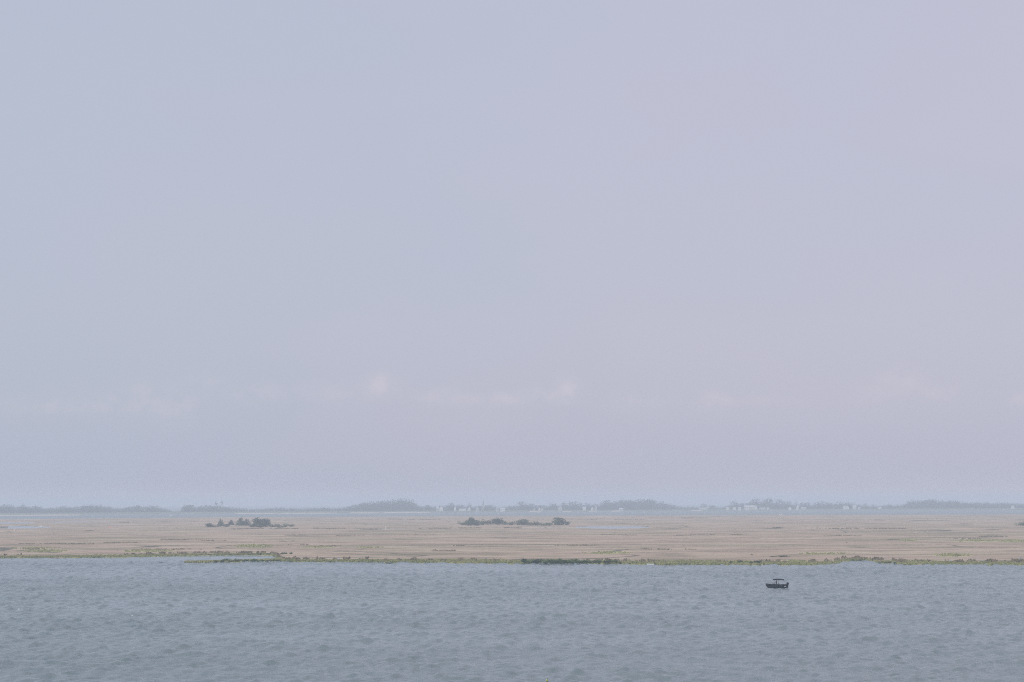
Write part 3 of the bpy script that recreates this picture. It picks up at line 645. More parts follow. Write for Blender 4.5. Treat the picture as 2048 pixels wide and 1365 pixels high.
wood(1395, 1810, 'low hazy wood behind the right hand houses of the far shore')
wood(1808, 2110, 'long hazy wood on the far shore at the right edge')
G = 'single trees of the far shore'
far_trees = [(40, 52, 1009, 'far_round', 'tall round tree sticking up at the left end of the far shore'), (266, 281, 1010, 'far_round', 'rounded tree above the far wood left of the slim white tower'),
             (364, 392, 1010, 'far_round', 'broad tree just right of the gap in the far left wood'), (850, 863, 1009.5, 'far_round', 'small round tree between the high domed wood and the village'),
             (890, 912, 1006, 'far_round', 'flat topped tree left of the narrow white house'), (911, 928, 1009, 'far_round', 'round tree above the long low white house'),
             (933, 945, 1006, 'far_cone', 'pointed tree left of the spire'), (968, 994, 1009.5, 'far_round', 'broad tree right of the spire'), (1032, 1054, 1003, 'far_round', 'tallest round tree in the middle of the far village'),
             (1050, 1070, 1007, 'far_round', 'tree right of the tallest village tree'), (1072, 1092, 1011, 'far_round', 'low tree above the pair of small white houses'), (1096, 1114, 1006, 'far_round', 'round tree left of the pale building above the lone marsh tree'),
             (1120, 1134, 1005, 'far_round', 'round tree right of the pale building in the far village'), (1134, 1167, 1003, 'far_round', 'widest tree of the far village, flat topped'), (1168, 1182, 1006, 'far_round', 'small tree above the white cottage right of the widest village tree'),
             (1182, 1196, 1008, 'far_round', 'last small tree before the long high wood'), (1398, 1415, 1008.5, 'far_round', 'small squat tree, left of the pair in the right gap'), (1418, 1433, 1011, 'far_round', 'small squat tree, right of the pair in the right gap'),
             (1458, 1478, 1003, 'far_round', 'tree at the left end of the right hand houses'), (1474, 1499, 1005.5, 'far_round', 'low broad tree left of the long cream building'), (1498, 1528, 997, 'far_round', 'large tree above the long cream building'),
             (1522, 1549, 995, 'far_round', 'tallest tree of the right hand shore'), (1549, 1568, 998, 'far_round', 'tree just right of the tallest right hand tree'), (1566, 1586, 1001, 'far_round', 'tree above the small bright house on the right shore'),
             (1587, 1598, 1001, 'far_cone', 'slender tree above the tall narrow white house'), (1597, 1622, 1004.5, 'far_round', 'round tree right of the tall narrow white house'), (1626, 1656, 1003.5, 'far_round', 'broad tree in the middle of the right hand shore'),
             (1652, 1668, 1005, 'far_round', 'small tree at the right shoulder of the broad right hand tree'), (1668, 1690, 1003.5, 'far_round', 'round tree left of the low white house on the right shore'), (1690, 1706, 1004, 'far_round', 'tree above the low white house on the right shore'),
             (1705, 1713, 1004, 'far_cone', 'thin pointed tree above the small pale house'), (1714, 1722, 1006.5, 'far_cone', 'first thin pointed tree right of the small pale house'), (1726, 1737, 1006, 'far_cone', 'second thin pointed tree right of the small pale house'), (1742, 1752, 1009, 'far_cone', 'short pointed tree left of the last right hand house'), (1773, 1784, 1008, 'far_cone', 'pointed tree rising alone left of the right edge wood')]
for i, (x0, x1, yt, kd, lb) in enumerate(far_trees):
    xc = (x0 + x1) / 2; yb = float(base_px(xc)) - 1.2; p = at(xc, yb); p = p + Vector((p.x, p.y, 0)).normalized() * 30; p.z = drop(p.x, p.y) + 1.3; q = ppm(p)
    plant('tree', kd, p, (yb - yt) / q / .90, (x1 - x0) / q / (.72 if kd == 'far_round' else .6), lb, 'tree', G, i)
# two bare, tall trees
for (x, yt, lb) in ((433, 1004.5, 'left one of two tall sparse trees standing above the far wood'), (444, 1002.5, 'right one of two tall sparse trees standing above the far wood')):
    p = at(x, 1026.2); p = p + Vector((p.x, p.y, 0)).normalized() * 60; p.z = drop(p.x, p.y) + 1.3; hm = (1026.2 - yt) / ppm(p)
    e = empty('sparse_tree', p, lb, 'tree', 'two tall sparse trees of the far shore'); g = random.Random(x); m = MB(); m.tube([(0, 0, -1), (.3, 0, hm * .5), (0, .2, hm * .9)], [.45, .32, .12], 6)
    for i in range(9):
        a = g.uniform(0, 6.28); z = hm * g.uniform(.45, .85); l = g.uniform(2, 4.5); m.tube([(.2, 0, z), (math.cos(a) * l * .5, math.sin(a) * l * .5, z + l * .25), (math.cos(a) * l, math.sin(a) * l, z + l * .6)], [.16, .11, .05], 4)
    m.build('trunk', M_BARK, e)
    lobes = [(g.uniform(-3.2, 3.2), g.uniform(-3, 3), hm * g.uniform(.6, .95), g.uniform(1.2, 2.4), g.uniform(1.2, 2.4), g.uniform(.9, 1.9)) for _ in range(9)]
    link_mesh('crown', crown_mesh('crown', 300, lobes, .75, int(x), M_FAR), e)

# ------------------------------------------------------------------ houses of the far shore
def house(name, x0, x1, ytop, ybot, wall, roof, label, cat='house', gable=False, back=-2, group='houses of the far shore', chimney=False, dark_win=True):
    xc = (x0 + x1) / 2; p = at(xc, ybot); p.z = drop(p.x, p.y) + 1.2
    yb = float(base_px(xc)) - .3; g = at(xc, yb); dist = g.y + back; p = Vector((g.x * dist / g.y, dist, drop(g.x, dist) + 1.2)); q = ppm(p)
    wd = (x1 - x0) / q; z0 = max(0.0, (yb - ybot) / q); ht = (ybot - ytop) / q; total = ht + z0
    e = empty(name, p, label, cat, group, rz=rnd.uniform(-.12, .12)); dp = max(6, min(wd, 11)); wh = total * (.62 if total > 3.5 else .7)
    m = MB(); hw, hd = wd / 2, dp / 2; rh = total - wh
    m.box((0, 0, wh / 2 - .5), (wd, dp, wh + 1))
    if gable: m.poly([(-hw, -hd, wh), (hw, -hd, wh), (0, -hd, total), (-hw, hd, wh), (hw, hd, wh), (0, hd, total)], [(0, 1, 2), (4, 3, 5)])
    else: m.poly([(-hw, -hd, wh), (-hw, hd, wh), (-hw, 0, total), (hw, -hd, wh), (hw, hd, wh), (hw, 0, total)], [(1, 0, 2), (3, 4, 5)])
    m.build('wall', wall, e)
    o_ = .35; r = MB(); tk = .18
    if gable:
        for s in (-1, 1):
            sl = rh / hw; A = [(s * (hw + o_), y, wh - o_ * sl + dz) for y in (-hd - o_, hd + o_) for dz in (.03, .03 + tk)]; Bv = [(0, y, total + dz) for y in (-hd - o_, hd + o_) for dz in (.03, .03 + tk)]
            r.poly(A + Bv, [(0, 2, 6, 4), (1, 5, 7, 3), (0, 4, 5, 1), (2, 3, 7, 6), (0, 1, 3, 2), (4, 6, 7, 5)])
    else:
        for s in (-1, 1):
            sl = rh / hd; A = [(x, s * (hd + o_), wh - o_ * sl + dz) for x in (-hw - o_, hw + o_) for dz in (.03, .03 + tk)]; Bv = [(x, 0, total + dz) for x in (-hw - o_, hw + o_) for dz in (.03, .03 + tk)]
            r.poly(A + Bv, [(0, 2, 6, 4), (1, 5, 7, 3), (0, 4, 5, 1), (2, 3, 7, 6), (0, 1, 3, 2), (4, 6, 7, 5)])
    rf = r.build('roof', roof, e)
    if chimney: MB().box((hw * .5, 0, total + .3), (.9, .9, 1.8)).build('chimney', M_GREYW, rf)
    nw = max(1, int(wd / 4.5)); 
    for fl in range(1 if wh < 5 else 2):
        for k in range(nw):
            xx = -hw + wd * (k + .5) / nw
            if k == nw // 2 and fl == 0:
                MB().box((xx, -hd - .03, 1.05), (1.0, .1, 2.1)).build('door', M_GREYW, e)
                if nw > 1: continue
                xx += min(hw * .55, 1.4)
            MB().box((xx, -hd - .02, 1.7 + fl * 2.7), (.9, .08, 1.2)).build('window', M_GLASS, e)
    return e
W, Cc, Gy, RF, RL = M_WHITE, M_CREAM, M_GREYW, M_ROOF, M_ROOFL
houses = [('house', 879, 886, 1013.5, 1020, W, RL, 'pale gabled house at the left end of the far village', 'house', True),
          ('house', 873, 877.5, 1015, 1019, Gy, RL, 'small dim house left of the pale gabled village house', 'house', False),
          ('house', 907.8, 912, 1013, 1021, W, RL, 'narrow bright white house under the flat topped tree', 'house', True),
          ('house', 918, 932, 1019, 1022.5, W, RL, 'long low bright white house in the far village', 'house', False),
          ('house', 935.5, 940.5, 1015.5, 1020.5, W, RF, 'small white house below the pointed tree', 'house', True),
          ('house', 952.5, 957, 1013, 1020, Gy, RL, 'faint grey house left of the spire', 'house', True),
          ('house', 992, 997, 1016.5, 1022, Gy, RL, 'faint grey house left of the wide white house', 'house', True),
          ('house', 1000.5, 1010.5, 1017.7, 1021, W, RL, 'wide white house alone in the gap right of the broad tree', 'house', False),
          ('house', 1066.5, 1070, 1018, 1022, Gy, RL, 'dim little house left of the pair of small white houses', 'house', True),
          ('house', 1077, 1080.5, 1016.5, 1021, W, RL, 'left one of a pair of small bright white houses', 'house', True),
          ('house', 1082.5, 1085.8, 1017.3, 1021, W, RL, 'right one of a pair of small bright white houses', 'house', True),
          ('house', 1116.5, 1124, 1012.7, 1021, Gy, RL, 'pale tall house with a broad roof above the lone marsh tree', 'house', True),
          ('house', 1165.5, 1172, 1015.5, 1018.7, W, RL, 'white cottage right of the widest village tree', 'house', False),
          ('house', 1182.5, 1186.5, 1015.5, 1019.3, W, RL, 'small white house at the right end of the village', 'house', True),
          ('house', 1189, 1194, 1011.5, 1019, Gy, RL, 'tall dim house where the long high wood begins', 'house', True),
          ('house', 1238, 1246, 1018, 1022, Gy, RL, 'faint low house in front of the long high wood', 'house', False),
          ('long_shed', 1399, 1415, 1017, 1020, Gy, RL, 'long pale shed under the left squat tree in the right gap', 'shed', False),
          ('house', 1453, 1458.5, 1016, 1020, W, RL, 'first small white house of the right hand shore', 'house', False),
          ('house', 1466, 1472, 1015, 1019.3, W, RL, 'second small white house of the right hand shore', 'house', True),
          ('house', 1477, 1482, 1016.5, 1019.6, W, RL, 'third small dimmer house of the right hand shore', 'house', False),
          ('long_house', 1489, 1509, 1012.5, 1017.6, Cc, RL, 'long cream building under the large tree on the right shore', 'building', False),
          ('house', 1510, 1514.5, 1012, 1017.5, W, RL, 'bright white house at the right end of the long cream building', 'house', True),
          ('house', 1492.5, 1497.5, 1017.3, 1020.3, W, RL, 'low white boathouse in front of the long cream building', 'boathouse', False),
          ('long_shed', 1519, 1531, 1017, 1019.5, Gy, RL, 'low pale shed right of the long cream building', 'shed', False),
          ('house', 1534.5, 1538, 1016, 1020, W, RL, 'small white house right of the low pale shed', 'house', True),
          ('house', 1577, 1582, 1015, 1018.5, W, RF, 'small bright house left of the tall narrow white house', 'house', True),
          ('house', 1593, 1597.3, 1010.5, 1018.3, W, RL, 'tall narrow bright white house on the right shore', 'house', True),
          ('long_shed', 1602, 1612, 1016.5, 1019, Gy, RL, 'faint low shed right of the tall narrow white house', 'shed', False),
          ('house', 1687, 1697, 1014.5, 1018, W, RL, 'low white house with a dark eave on the right shore', 'house', False),
          ('house', 1706, 1712, 1011.5, 1015.5, W, RL, 'small pale house under the thin pointed tree', 'house', False),
          ('house', 1716, 1720.5, 1016.5, 1019.5, Gy, RL, 'dim cottage right of the small pale house', 'house', False),
          ('house', 1757, 1762, 1013.7, 1018.5, W, RF, 'last small white house before the right edge wood', 'house', True),
          ('house', 2022.5, 2028, 1012.5, 1017, W, RL, 'single white house in the wood near the right edge', 'house', True)]
for i, h in enumerate(houses):
    house(h[0], h[1], h[2], h[3], h[4], h[5], h[6], h[7], h[8], h[9], back=4 + (i % 3) * 4 - (8 if 'boathouse' in h[7] else 0), chimney=(i % 4 == 0 and h[0] == 'house'))
# spire
p = at(966, 1023.5); p.y += 40; p.z = drop(p.x, p.y) + 1.2; q = ppm(p); e = empty('church', p, 'slender dark spire rising above the trees of the far village', 'church')
ht = 24.5 / q; MB().box((0, 0, ht * .22), (3.6, 3.6, ht * .44 + 1)).build('tower', M_GREYW, e); MB().tube([(0, 0, ht * .44), (0, 0, ht * .62), (0, 0, ht)], [2.2, 1.1, .12], 8).build('spire', M_ROOF, e)
MB().box((0, 7, 3), (8, 11, 7)).build('nave', M_GREYW, e)
MB().poly([(-4.3, 1.3, 6.5), (4.3, 1.3, 6.5), (0, 1.3, 10), (-4.3, 13, 6.5), (4.3, 13, 6.5), (0, 13, 10)], [(0, 1, 2), (4, 3, 5), (0, 2, 5, 3), (1, 4, 5, 2)]).build('roof', M_ROOF, e)
# slim white tower on the left
p = at(290, 1026.5); p.z = drop(p.x, p.y) + .8; q = ppm(p); e = empty('slim_tower', p, 'slim white tower in front of the far wood on the left', 'tower'); ht = 8 / q
MB().tube([(0, 0, -1), (0, 0, ht * .85)], [1.1, .75], 10).build('shaft', M_WHITE, e, True); MB().tube([(0, 0, ht * .85), (0, 0, ht)], [.9, .9], 10).build('lantern', M_GLASS, e); MB().tube([(0, 0, ht), (0, 0, ht + .8)], [1.0, .1], 10).build('cap', M_ROOF, e)

# ------------------------------------------------------------------ boats
def hull_mesh(Lh, beam, free, sheer=.18, draft=.2, n=14):
    """open hull, bow towards -x, stern at x=Lh/2; outer and inner skin"""
    def sec(u, inset=0.0):
        x = Lh / 2 - u * Lh; b_ = beam / 2 * (1 - max(0, (u - .45) / .55) ** 2.1) * (1 - .06 * (1 - u)) ; b_ = max(b_ - inset, .015)
        top = free + sheer * max(0, (u - .35) / .65) ** 1.6; rake = .42 * Lh / 6 * max(0, (u - .82) / .18) ** 1.5
        kz = -draft + (free * .75 + draft) * max(0, (u - .80) / .20) ** 2.2; cz = .10 + .30 * max(0, (u - .5) / .5) ** 2
        bc = b_ * (.86 - .25 * max(0, (u - .5) / .5))
        return x, b_, bc, top, kz, max(cz, kz + .01)
    v = []; f = []
    for i in range(n + 1):
        x, b_, bc, top, kz, cz = sec(i / n)
        v += [(x, -b_, top), (x, -bc, cz), (x, 0, kz), (x, bc, cz), (x, b_, top)]
    for i in range(n):
        for j in range(4): f.append((i * 5 + j, i * 5 + j + 1, (i + 1) * 5 + j + 1, (i + 1) * 5 + j))
    f.append((4, 3, 2, 1, 0)); bs = len(v)
    for i in range(n + 1):
        x, b_, bc, top, kz, cz = sec(i / n, .09); x += (.06 if i == n else 0) - (.06 if i == 0 else 0); fl = max(.22, cz * .9)
        v += [(x, -b_, top), (x, -b_ * .93, min(fl, top - .05)), (x, b_ * .93, min(fl, top - .05)), (x, b_, top)]
    for i in range(n):
        for j in range(3): f.append((bs + (i + 1) * 4 + j, bs + (i + 1) * 4 + j + 1, bs + i * 4 + j + 1, bs + i * 4 + j))
        f.append((i * 5, (i + 1) * 5, bs + (i + 1) * 4, bs + i * 4)); f.append(((i + 1) * 5 + 4, i * 5 + 4, bs + i * 4 + 3, bs + (i + 1) * 4 + 3))
    f.append((bs, bs + 1, bs + 2, bs + 3)); f.append((bs + 3, 4, 0, bs)); f.append((n * 5, n * 5 + 4, bs + n * 4 + 3, bs + n * 4))
    return v, f, sec
def rail_mb(sec, off, r, u0=0, u1=1, n=16, dz=0):
    m = MB()
    for s in (-1, 1): m.tube([(sec(u0 + (u1 - u0) * i / n)[0], s * (sec(u0 + (u1 - u0) * i / n)[1] + off), sec(u0 + (u1 - u0) * i / n)[3] + dz) for i in range(n + 1)], r, 6)
    return m

PB = at(1552.5, 1176.0); qb = ppm(PB)
boat = empty('motorboat', PB + Vector((0, 0, .02)), 'dark motorboat with a black canopy and two people on the open water', 'boat', rz=R(-4))
Lb = 5.75
v, f, sec = hull_mesh(Lb, 2.2, .86, .28, .22); mesh_obj('hull', v, f, M_HULL, boat)
rail_mb(sec, .0, .035).build('gunwale_rail', M_HULLT, boat)
rail_mb(sec, -.05, .016, .62, 1, 10, .22).build('bow_rail', M_ALU, boat)
m = MB()
for s in (-1, 1):
    for i in range(5):
        q_ = sec(.62 + .38 * i / 4); m.tube([(q_[0], s * (q_[1] - .05), q_[3]), (q_[0], s * (q_[1] - .05), q_[3] + .22)], .012, 5)
m.build('rail_post', M_ALU, boat)
MB().box((.75, 0, .235), (3.6, 1.6, .03)).build('deck', M_DECK, boat)
vv = []
for i in range(9):
    q_ = sec(.66 + .32 * i / 8); vv += [(q_[0], -q_[1] + .1, q_[3] - .06), (q_[0], q_[1] - .1, q_[3] - .06)]
mesh_obj('bow_deck', vv, [(2 * i, 2 * i + 1, 2 * i + 3, 2 * i + 2) for i in range(8)], M_DECK, boat)
cons = MB(); cons.box((-.55, 0, .62), (.55, 1.5, .78)); cons.box((-.42, 0, 1.02), (.35, 1.4, .1), Matrix.Rotation(.4, 3, 'Y')); co = cons.build('console', M_HULLT, boat)
for s in (-1, 1):     # slanted windshield panels with frames
    MB().poly([(-.78, s * .03, 1.0), (-.78, s * .78, 1.0), (-.52, s * .68, 1.48), (-.52, s * .03, 1.48), (-.76, s * .03, 1.0), (-.76, s * .78, 1.0), (-.50, s * .68, 1.48), (-.50, s * .03, 1.48)], [(0, 1, 2, 3), (7, 6, 5, 4), (0, 3, 7, 4), (1, 5, 6, 2), (2, 6, 7, 3), (0, 4, 5, 1)]).build('windshield', M_PLEX, boat)
    MB().tube([(-.77, s * .78, 1.0), (-.51, s * .68, 1.5), (-.51, s * .03, 1.5), (-.77, s * .03, 1.0)], .022, 6).build('windshield_frame', M_BLACK, boat)
w_ = MB(); ring = [( -.28 + .02 * math.cos(a), .38 + .19 * math.cos(a), 1.12 + .19 * math.sin(a)) for a in [i * math.pi / 8 for i in range(17)]]; w_.tube(ring, .016, 6); w_.tube([(-.4, .38, 1.08), (-.28, .38, 1.12)], .02, 6); w_.build('steering_wheel', M_BLACK, boat)
for (sx_, sy_) in ((.35, .42), (.35, -.42)):
    st = MB().box((sx_, sy_, .62), (.48, .5, .14)).build('seat', M_VINYL, boat); MB().box((sx_ + .24, sy_, .92), (.1, .5, .55)).build('backrest', M_VINYL, st); MB().tube([(sx_, sy_, .23), (sx_, sy_, .57)], .05, 8).build('pedestal', M_ALU, st)
MB().box((1.95, 0, .52), (.5, 1.5, .55)).build('stern_bench', M_VINYL, boat)
MB().box((-1.55, .25, .68), (.5, .7, .3)).build('bow_cushion', M_VINYL, boat)
# canopy: arched cloth with thickness, sagging to the rear
nu, nv_ = 12, 6; top = []; 
for i in range(nu + 1):
    u = i / nu; x = -.88 + 3.02 * u; zc = 2.40 + .07 * math.sin(u * math.pi) * 1.0 - .20 * max(0, u - .35) ** 1.6 - .05 * (1 - u) ** 3
    for j in range(nv_ + 1):
        s = -1 + 2 * j / nv_; top.append((x, s * .98, zc - .13 * abs(s) ** 2.4))
nn = len(top); vv = top + [(x, y, z - .19) for x, y, z in top]; W_ = nv_ + 1; ff = []
for i in range(nu):
    for j in range(nv_):
        a = i * W_ + j; ff.append((a, a + W_, a + W_ + 1, a + 1)); ff.append((nn + a, nn + a + 1, nn + a + W_ + 1, nn + a + W_))
for i in range(nu):
    a = i * W_; ff.append((a, nn + a, nn + a + W_, a + W_)); a += nv_; ff.append((a, a + W_, nn + a + W_, nn + a))
for j in range(nv_): ff.append((j, j + 1, nn + j + 1, nn + j)); a = nu * W_ + j; ff.append((a, nn + a, nn + a + 1, a + 1))
cn = mesh_obj('canopy', vv, ff, M_CANVAS, boat, True)
# rolled flap under the middle of the canopy
MB().box((.85, 0, 2.27), (.8, 1.6, .22), Matrix.Rotation(.05, 3, 'Y')).build('rolled_flap', M_CANVAS, cn)
for s in (-1, 1):
    for (xa, xb, za) in ((.9, -.78, 2.22), (.9, .45, 2.30), (1.0, 2.05, 2.10)):
        MB().tube([(xa, s * 1.0, .82), (xb, s * .95, za)], .020, 6).build('canopy_pole', M_ALU, boat)
    MB().tube([(-.78, s * .95, 2.22), (-1.6, s * .78, .95)], .010, 5).build('canopy_strap', M_ALU, boat)
    MB().tube([(2.08, s * .95, 2.08), (2.62, s * .9, .82)], .010, 5).build('canopy_strap', M_ALU, boat)
# outboard
ob = MB(); ob.ball((3.10, 0, 1.16), (.34, .25, .34), 12, 8); ob.box((3.10, 0, .93), (.54, .42, .3)); eng = ob.build('outboard_motor', M_BLACK, boat)
MB().box((3.10, 0, .45), (.34, .20, .85)).build('drive_leg', M_BLACK, eng); MB().box((2.93, 0, .72), (.18, .40, .42)).build('clamp_bracket', M_BLACK, eng); MB().box((3.14, 0, -.02), (.50, .26, .03)).build('cavitation_plate', M_BLACK, eng); MB().tube([(2.95, 0, -.25), (3.35, 0, -.25)], [.07, .05], 8).build('gearcase', M_BLACK, eng)
pr = MB()
for k in range(3):
    a = k * 2.094; pr.poly([(3.36, 0, -.25), (3.33, .14 * math.cos(a), -.25 + .14 * math.sin(a)), (3.38, .16 * math.cos(a + .6), -.25 + .16 * math.sin(a + .6)), (3.40, 0, -.25)], [(0, 1, 2, 3)])
pr.build('propeller', M_ALU, eng)
MB().tube([(2.75, -.55, .6), (2.80, -.55, 1.05)], .09, 8).build('fuel_filler', M_BLACK, boat)
MB().tube([(2.80, .82, .80), (2.80, .82, 1.75)], .012, 6).build('stern_light_pole', M_ALU, boat)
MB().box((-2.38, 0, .98), (.26, .16, .1)).build('bow_light', M_BLACK, boat)
MB().box((-1.9, .0, 1.0), (.10, .36, .06)).build('cleat', M_ALU, boat)
for s in (-1, 1): MB().box((1.35, s * .0 + s * 1.16, .52), (.16, .14, .36)).build('fender', M_VINYL, boat)
MB().box((2.35, -1.02, .42), (.5, .03, .10)).build('registration_panel', M_BOATW, boat)

# people -------------------------------------------------------------
def skin_obj(name, verts, edges, radii, mat, parent, root=0, sub=2):
    me = bpy.data.meshes.new(name); me.from_pydata(verts, edges, []); me.materials.append(mat); o = bpy.data.objects.new(name, me); C.objects.link(o)
    if parent: o.parent = parent
    md = o.modifiers.new('skin', 'SKIN'); md.use_smooth_shade = True; sv = me.skin_vertices
    if not sv: 
        me.attributes.new('x', 'FLOAT', 'POINT')
    lay = me.skin_vertices[0].data if me.skin_vertices else None
    if lay:
        for i, r in enumerate(radii): lay[i].radius = (r, r) if not isinstance(r, tuple) else r; lay[i].use_root = (i == root)
    s = o.modifiers.new('sub', 'SUBSURF'); s.levels = sub; s.render_levels = sub
    return o
def ensure_skin(me):
    import bmesh
    bm = bmesh.new(); bm.from_mesh(me); bm.verts.layers.skin.verify(); bm.to_mesh(me); bm.free()
def skin_obj(name, verts, edges, radii, mat, parent=None, root=0, sub=2):
    me = bpy.data.meshes.new(name); me.from_pydata(verts, edges, []); ensure_skin(me); me.materials.append(mat); o = bpy.data.objects.new(name, me); C.objects.link(o)
    if parent: o.parent = parent
    lay = me.skin_vertices[0].data
    for i, r in enumerate(radii): lay[i].radius = r if isinstance(r, tuple) else (r, r); lay[i].use_root = (i == root)
    md = o.modifiers.new('skin', 'SKIN'); md.use_smooth_shade = True
    s = o.modifiers.new('sub', 'SUBSURF'); s.levels = sub; s.render_levels = sub
    return o
def person(loc, rz, J, label, shirt, cap, hair, group):
    """J: joints, person faces -x. pelvis, chest, neck, head, and per side shoulder, elbow, wrist, hip, knee, ankle, toe"""
    e = empty('person', loc, label, 'person', group, rz)
    V_ = [J['pelvis'], J['waist'], J['chest'], J['neck'], J['head'], J['crown']]; R_ = [(.15, .17), (.14, .16), (.16, .19), .07, (.085, .078), (.075, .07)]; E_ = [(0, 1), (1, 2), (2, 3), (3, 4), (4, 5)]
    sl = []; tl = []
    for s in (-1, 1):
        m_ = lambda k: (J[k][0], J[k][1] * s, J[k][2]) if k + str(s) not in J else J[k + str(s)]
        i = len(V_); arm = [m_('shoulder'), m_('elbow'), m_('wrist'), m_('palm')]; V_ += arm; R_ += [.062, .045, .029, (.04, .022)]; E_ += [(2, i), (i, i + 1), (i + 1, i + 2), (i + 2, i + 3)]
        d = (Vector(arm[3]) - Vector(arm[2])).normalized(); side = d.cross(Vector((0, 0, 1))); side = side.normalized() if side.length > .1 else Vector((0, 1, 0)); pl = Vector(arm[3])
        for k, (off, ln) in enumerate(((-.033, .068), (-.011, .078), (.011, .073), (.033, .058))):
            a = pl + side * off + d * .02; j = len(V_); V_ += [tuple(a + d * ln * .5), tuple(a + d * ln * .85 + Vector((0, 0, -.022)))]; R_ += [.0095, .008]; E_ += [(i + 3, j), (j, j + 1)]
        j = len(V_); a = pl - side * .03; V_ += [tuple(a - side * .028 + d * .0), tuple(a - side * .035 + d * .04)]; R_ += [.011, .009]; E_ += [(i + 3, j), (j, j + 1)]
        i = len(V_); leg = [m_('hip'), m_('knee'), m_('ankle'), m_('toe')]; V_ += leg; R_ += [.09, .06, .042, (.045, .03)]; E_ += [(0, i), (i, i + 1), (i + 1, i + 2), (i + 2, i + 3)]
        sl.append(arm); tl.append(leg)
    body = skin_obj('body', V_, E_, R_, M_SKIN, e)
    Vs = [tuple(Vector(J['pelvis']).lerp(Vector(J['waist']), .25)), J['chest'], tuple(Vector(J['chest']).lerp(Vector(J['neck']), .75))]; Es = [(0, 1), (1, 2)]; Rs = [(.19, .22), (.19, .22), .11]
    for a in sl:
        i = len(Vs); el_ = Vector(a[0]).lerp(Vector(a[1]), .85); Vs += [a[0], tuple(el_)]; Rs += [.10, .085]; Es += [(1, i), (i, i + 1)]
    skin_obj('shirt', Vs, Es, Rs, shirt, e)
    Vs = [tuple(Vector(J['pelvis']).lerp(Vector(J['waist']), .6)), J['pelvis']]; Es = [(0, 1)]; Rs = [(.185, .2), (.19, .205)]
    for l in tl:
        i = len(Vs); Vs += [l[0], l[1], tuple(Vector(l[1]).lerp(Vector(l[2]), .85))]; Rs += [.13, .10, .085]; Es += [(1, i), (i, i + 1), (i + 1, i + 2)]
    skin_obj('trousers', Vs, Es, Rs, M_TROU, e)
    for l in tl: MB().ball((l[3][0] + .07, l[3][1], l[3][2] + .0), (.14, .05, .045), 10, 6).build('shoe', M_BLACK, e, True)
    hc = Vector(J['head']).lerp(Vector(J['crown']), .5)
    h = MB(); h.ball(hc + Vector((.018, 0, .03)), (.098, .088, .100), 12, 8); h.build('hair', M_HAIR, e, True)
    if cap: MB().ball(hc + Vector((-.0, 0, .075)), (.108, .098, .075), 12, 8).box(hc + Vector((-.13, 0, .05)), (.12, .13, .012)).build('cap', cap, e, True)
    fm = MB(); fm.ball(hc + Vector((-.098, 0, -.02)), (.018, .012, .022), 6, 5); fm.build('nose', M_SKIN, e, True)
    for s in (-1, 1): MB().ball(hc + Vector((-.082, s * .03, .01)), (.010, .011, .008), 6, 5).build('eye', M_BLACK, e, True); MB().ball(hc + Vector((.005, s * .088, -.01)), (.018, .010, .028), 6, 5).build('ear', M_SKIN, e, True)
    MB().ball(hc + Vector((-.086, 0, -.065)), (.008, .022, .006), 6, 5).build('mouth', M_HAIR, e, True)
    return e
def at_boat(x, y, z): return boat.matrix_basis @ Vector((x, y, z))
boat.matrix_basis = Matrix.Translation(boat.location) @ Matrix.Rotation(R(-4), 4, 'Z')
stand = dict(pelvis=(0, 0, .93), waist=(.0, 0, 1.08), chest=(-.02, 0, 1.32), neck=(-.03, 0, 1.50), head=(-.04, 0, 1.60), crown=(-.045, 0, 1.70), shoulder=(-.02, .19, 1.43), elbow=(-.12, .25, 1.17), wrist=(-.33, .22, 1.05), palm=(-.41, .20, 1.04),
             hip=(0, .10, .87), knee=(-.03, .12, .48), ankle=(.03, .13, .08), toe=(-.12, .14, .04))
person(at_boat(.12, .30, .25), R(-4), stand, 'person in a dark green shirt standing at the wheel under the canopy', M_TEAL, None, True, 'people aboard the motorboat')
sit = dict(pelvis=(0, 0, .47), waist=(.02, 0, .62), chest=(.0, 0, .86), neck=(-.02, 0, 1.04), head=(-.04, 0, 1.14), crown=(-.045, 0, 1.24), shoulder=(.0, .19, .97), elbow=(-.10, .24, .72), wrist=(-.32, .17, .62), palm=(-.40, .15, .61),
           hip=(-.03, .10, .45), knee=(-.45, .13, .47), ankle=(-.42, .13, .08), toe=(-.56, .14, .04))
person(at_boat(-.98, -.35, .36), R(-4), sit, 'person in a pale shirt and cap sitting ahead of the windshield', M_LILAC, M_CAP, True, 'people aboard the motorboat')
MB().box((-.95, -.35, .62), (.45, .5, .38)).build('forward_seat', M_VINYL, boat)

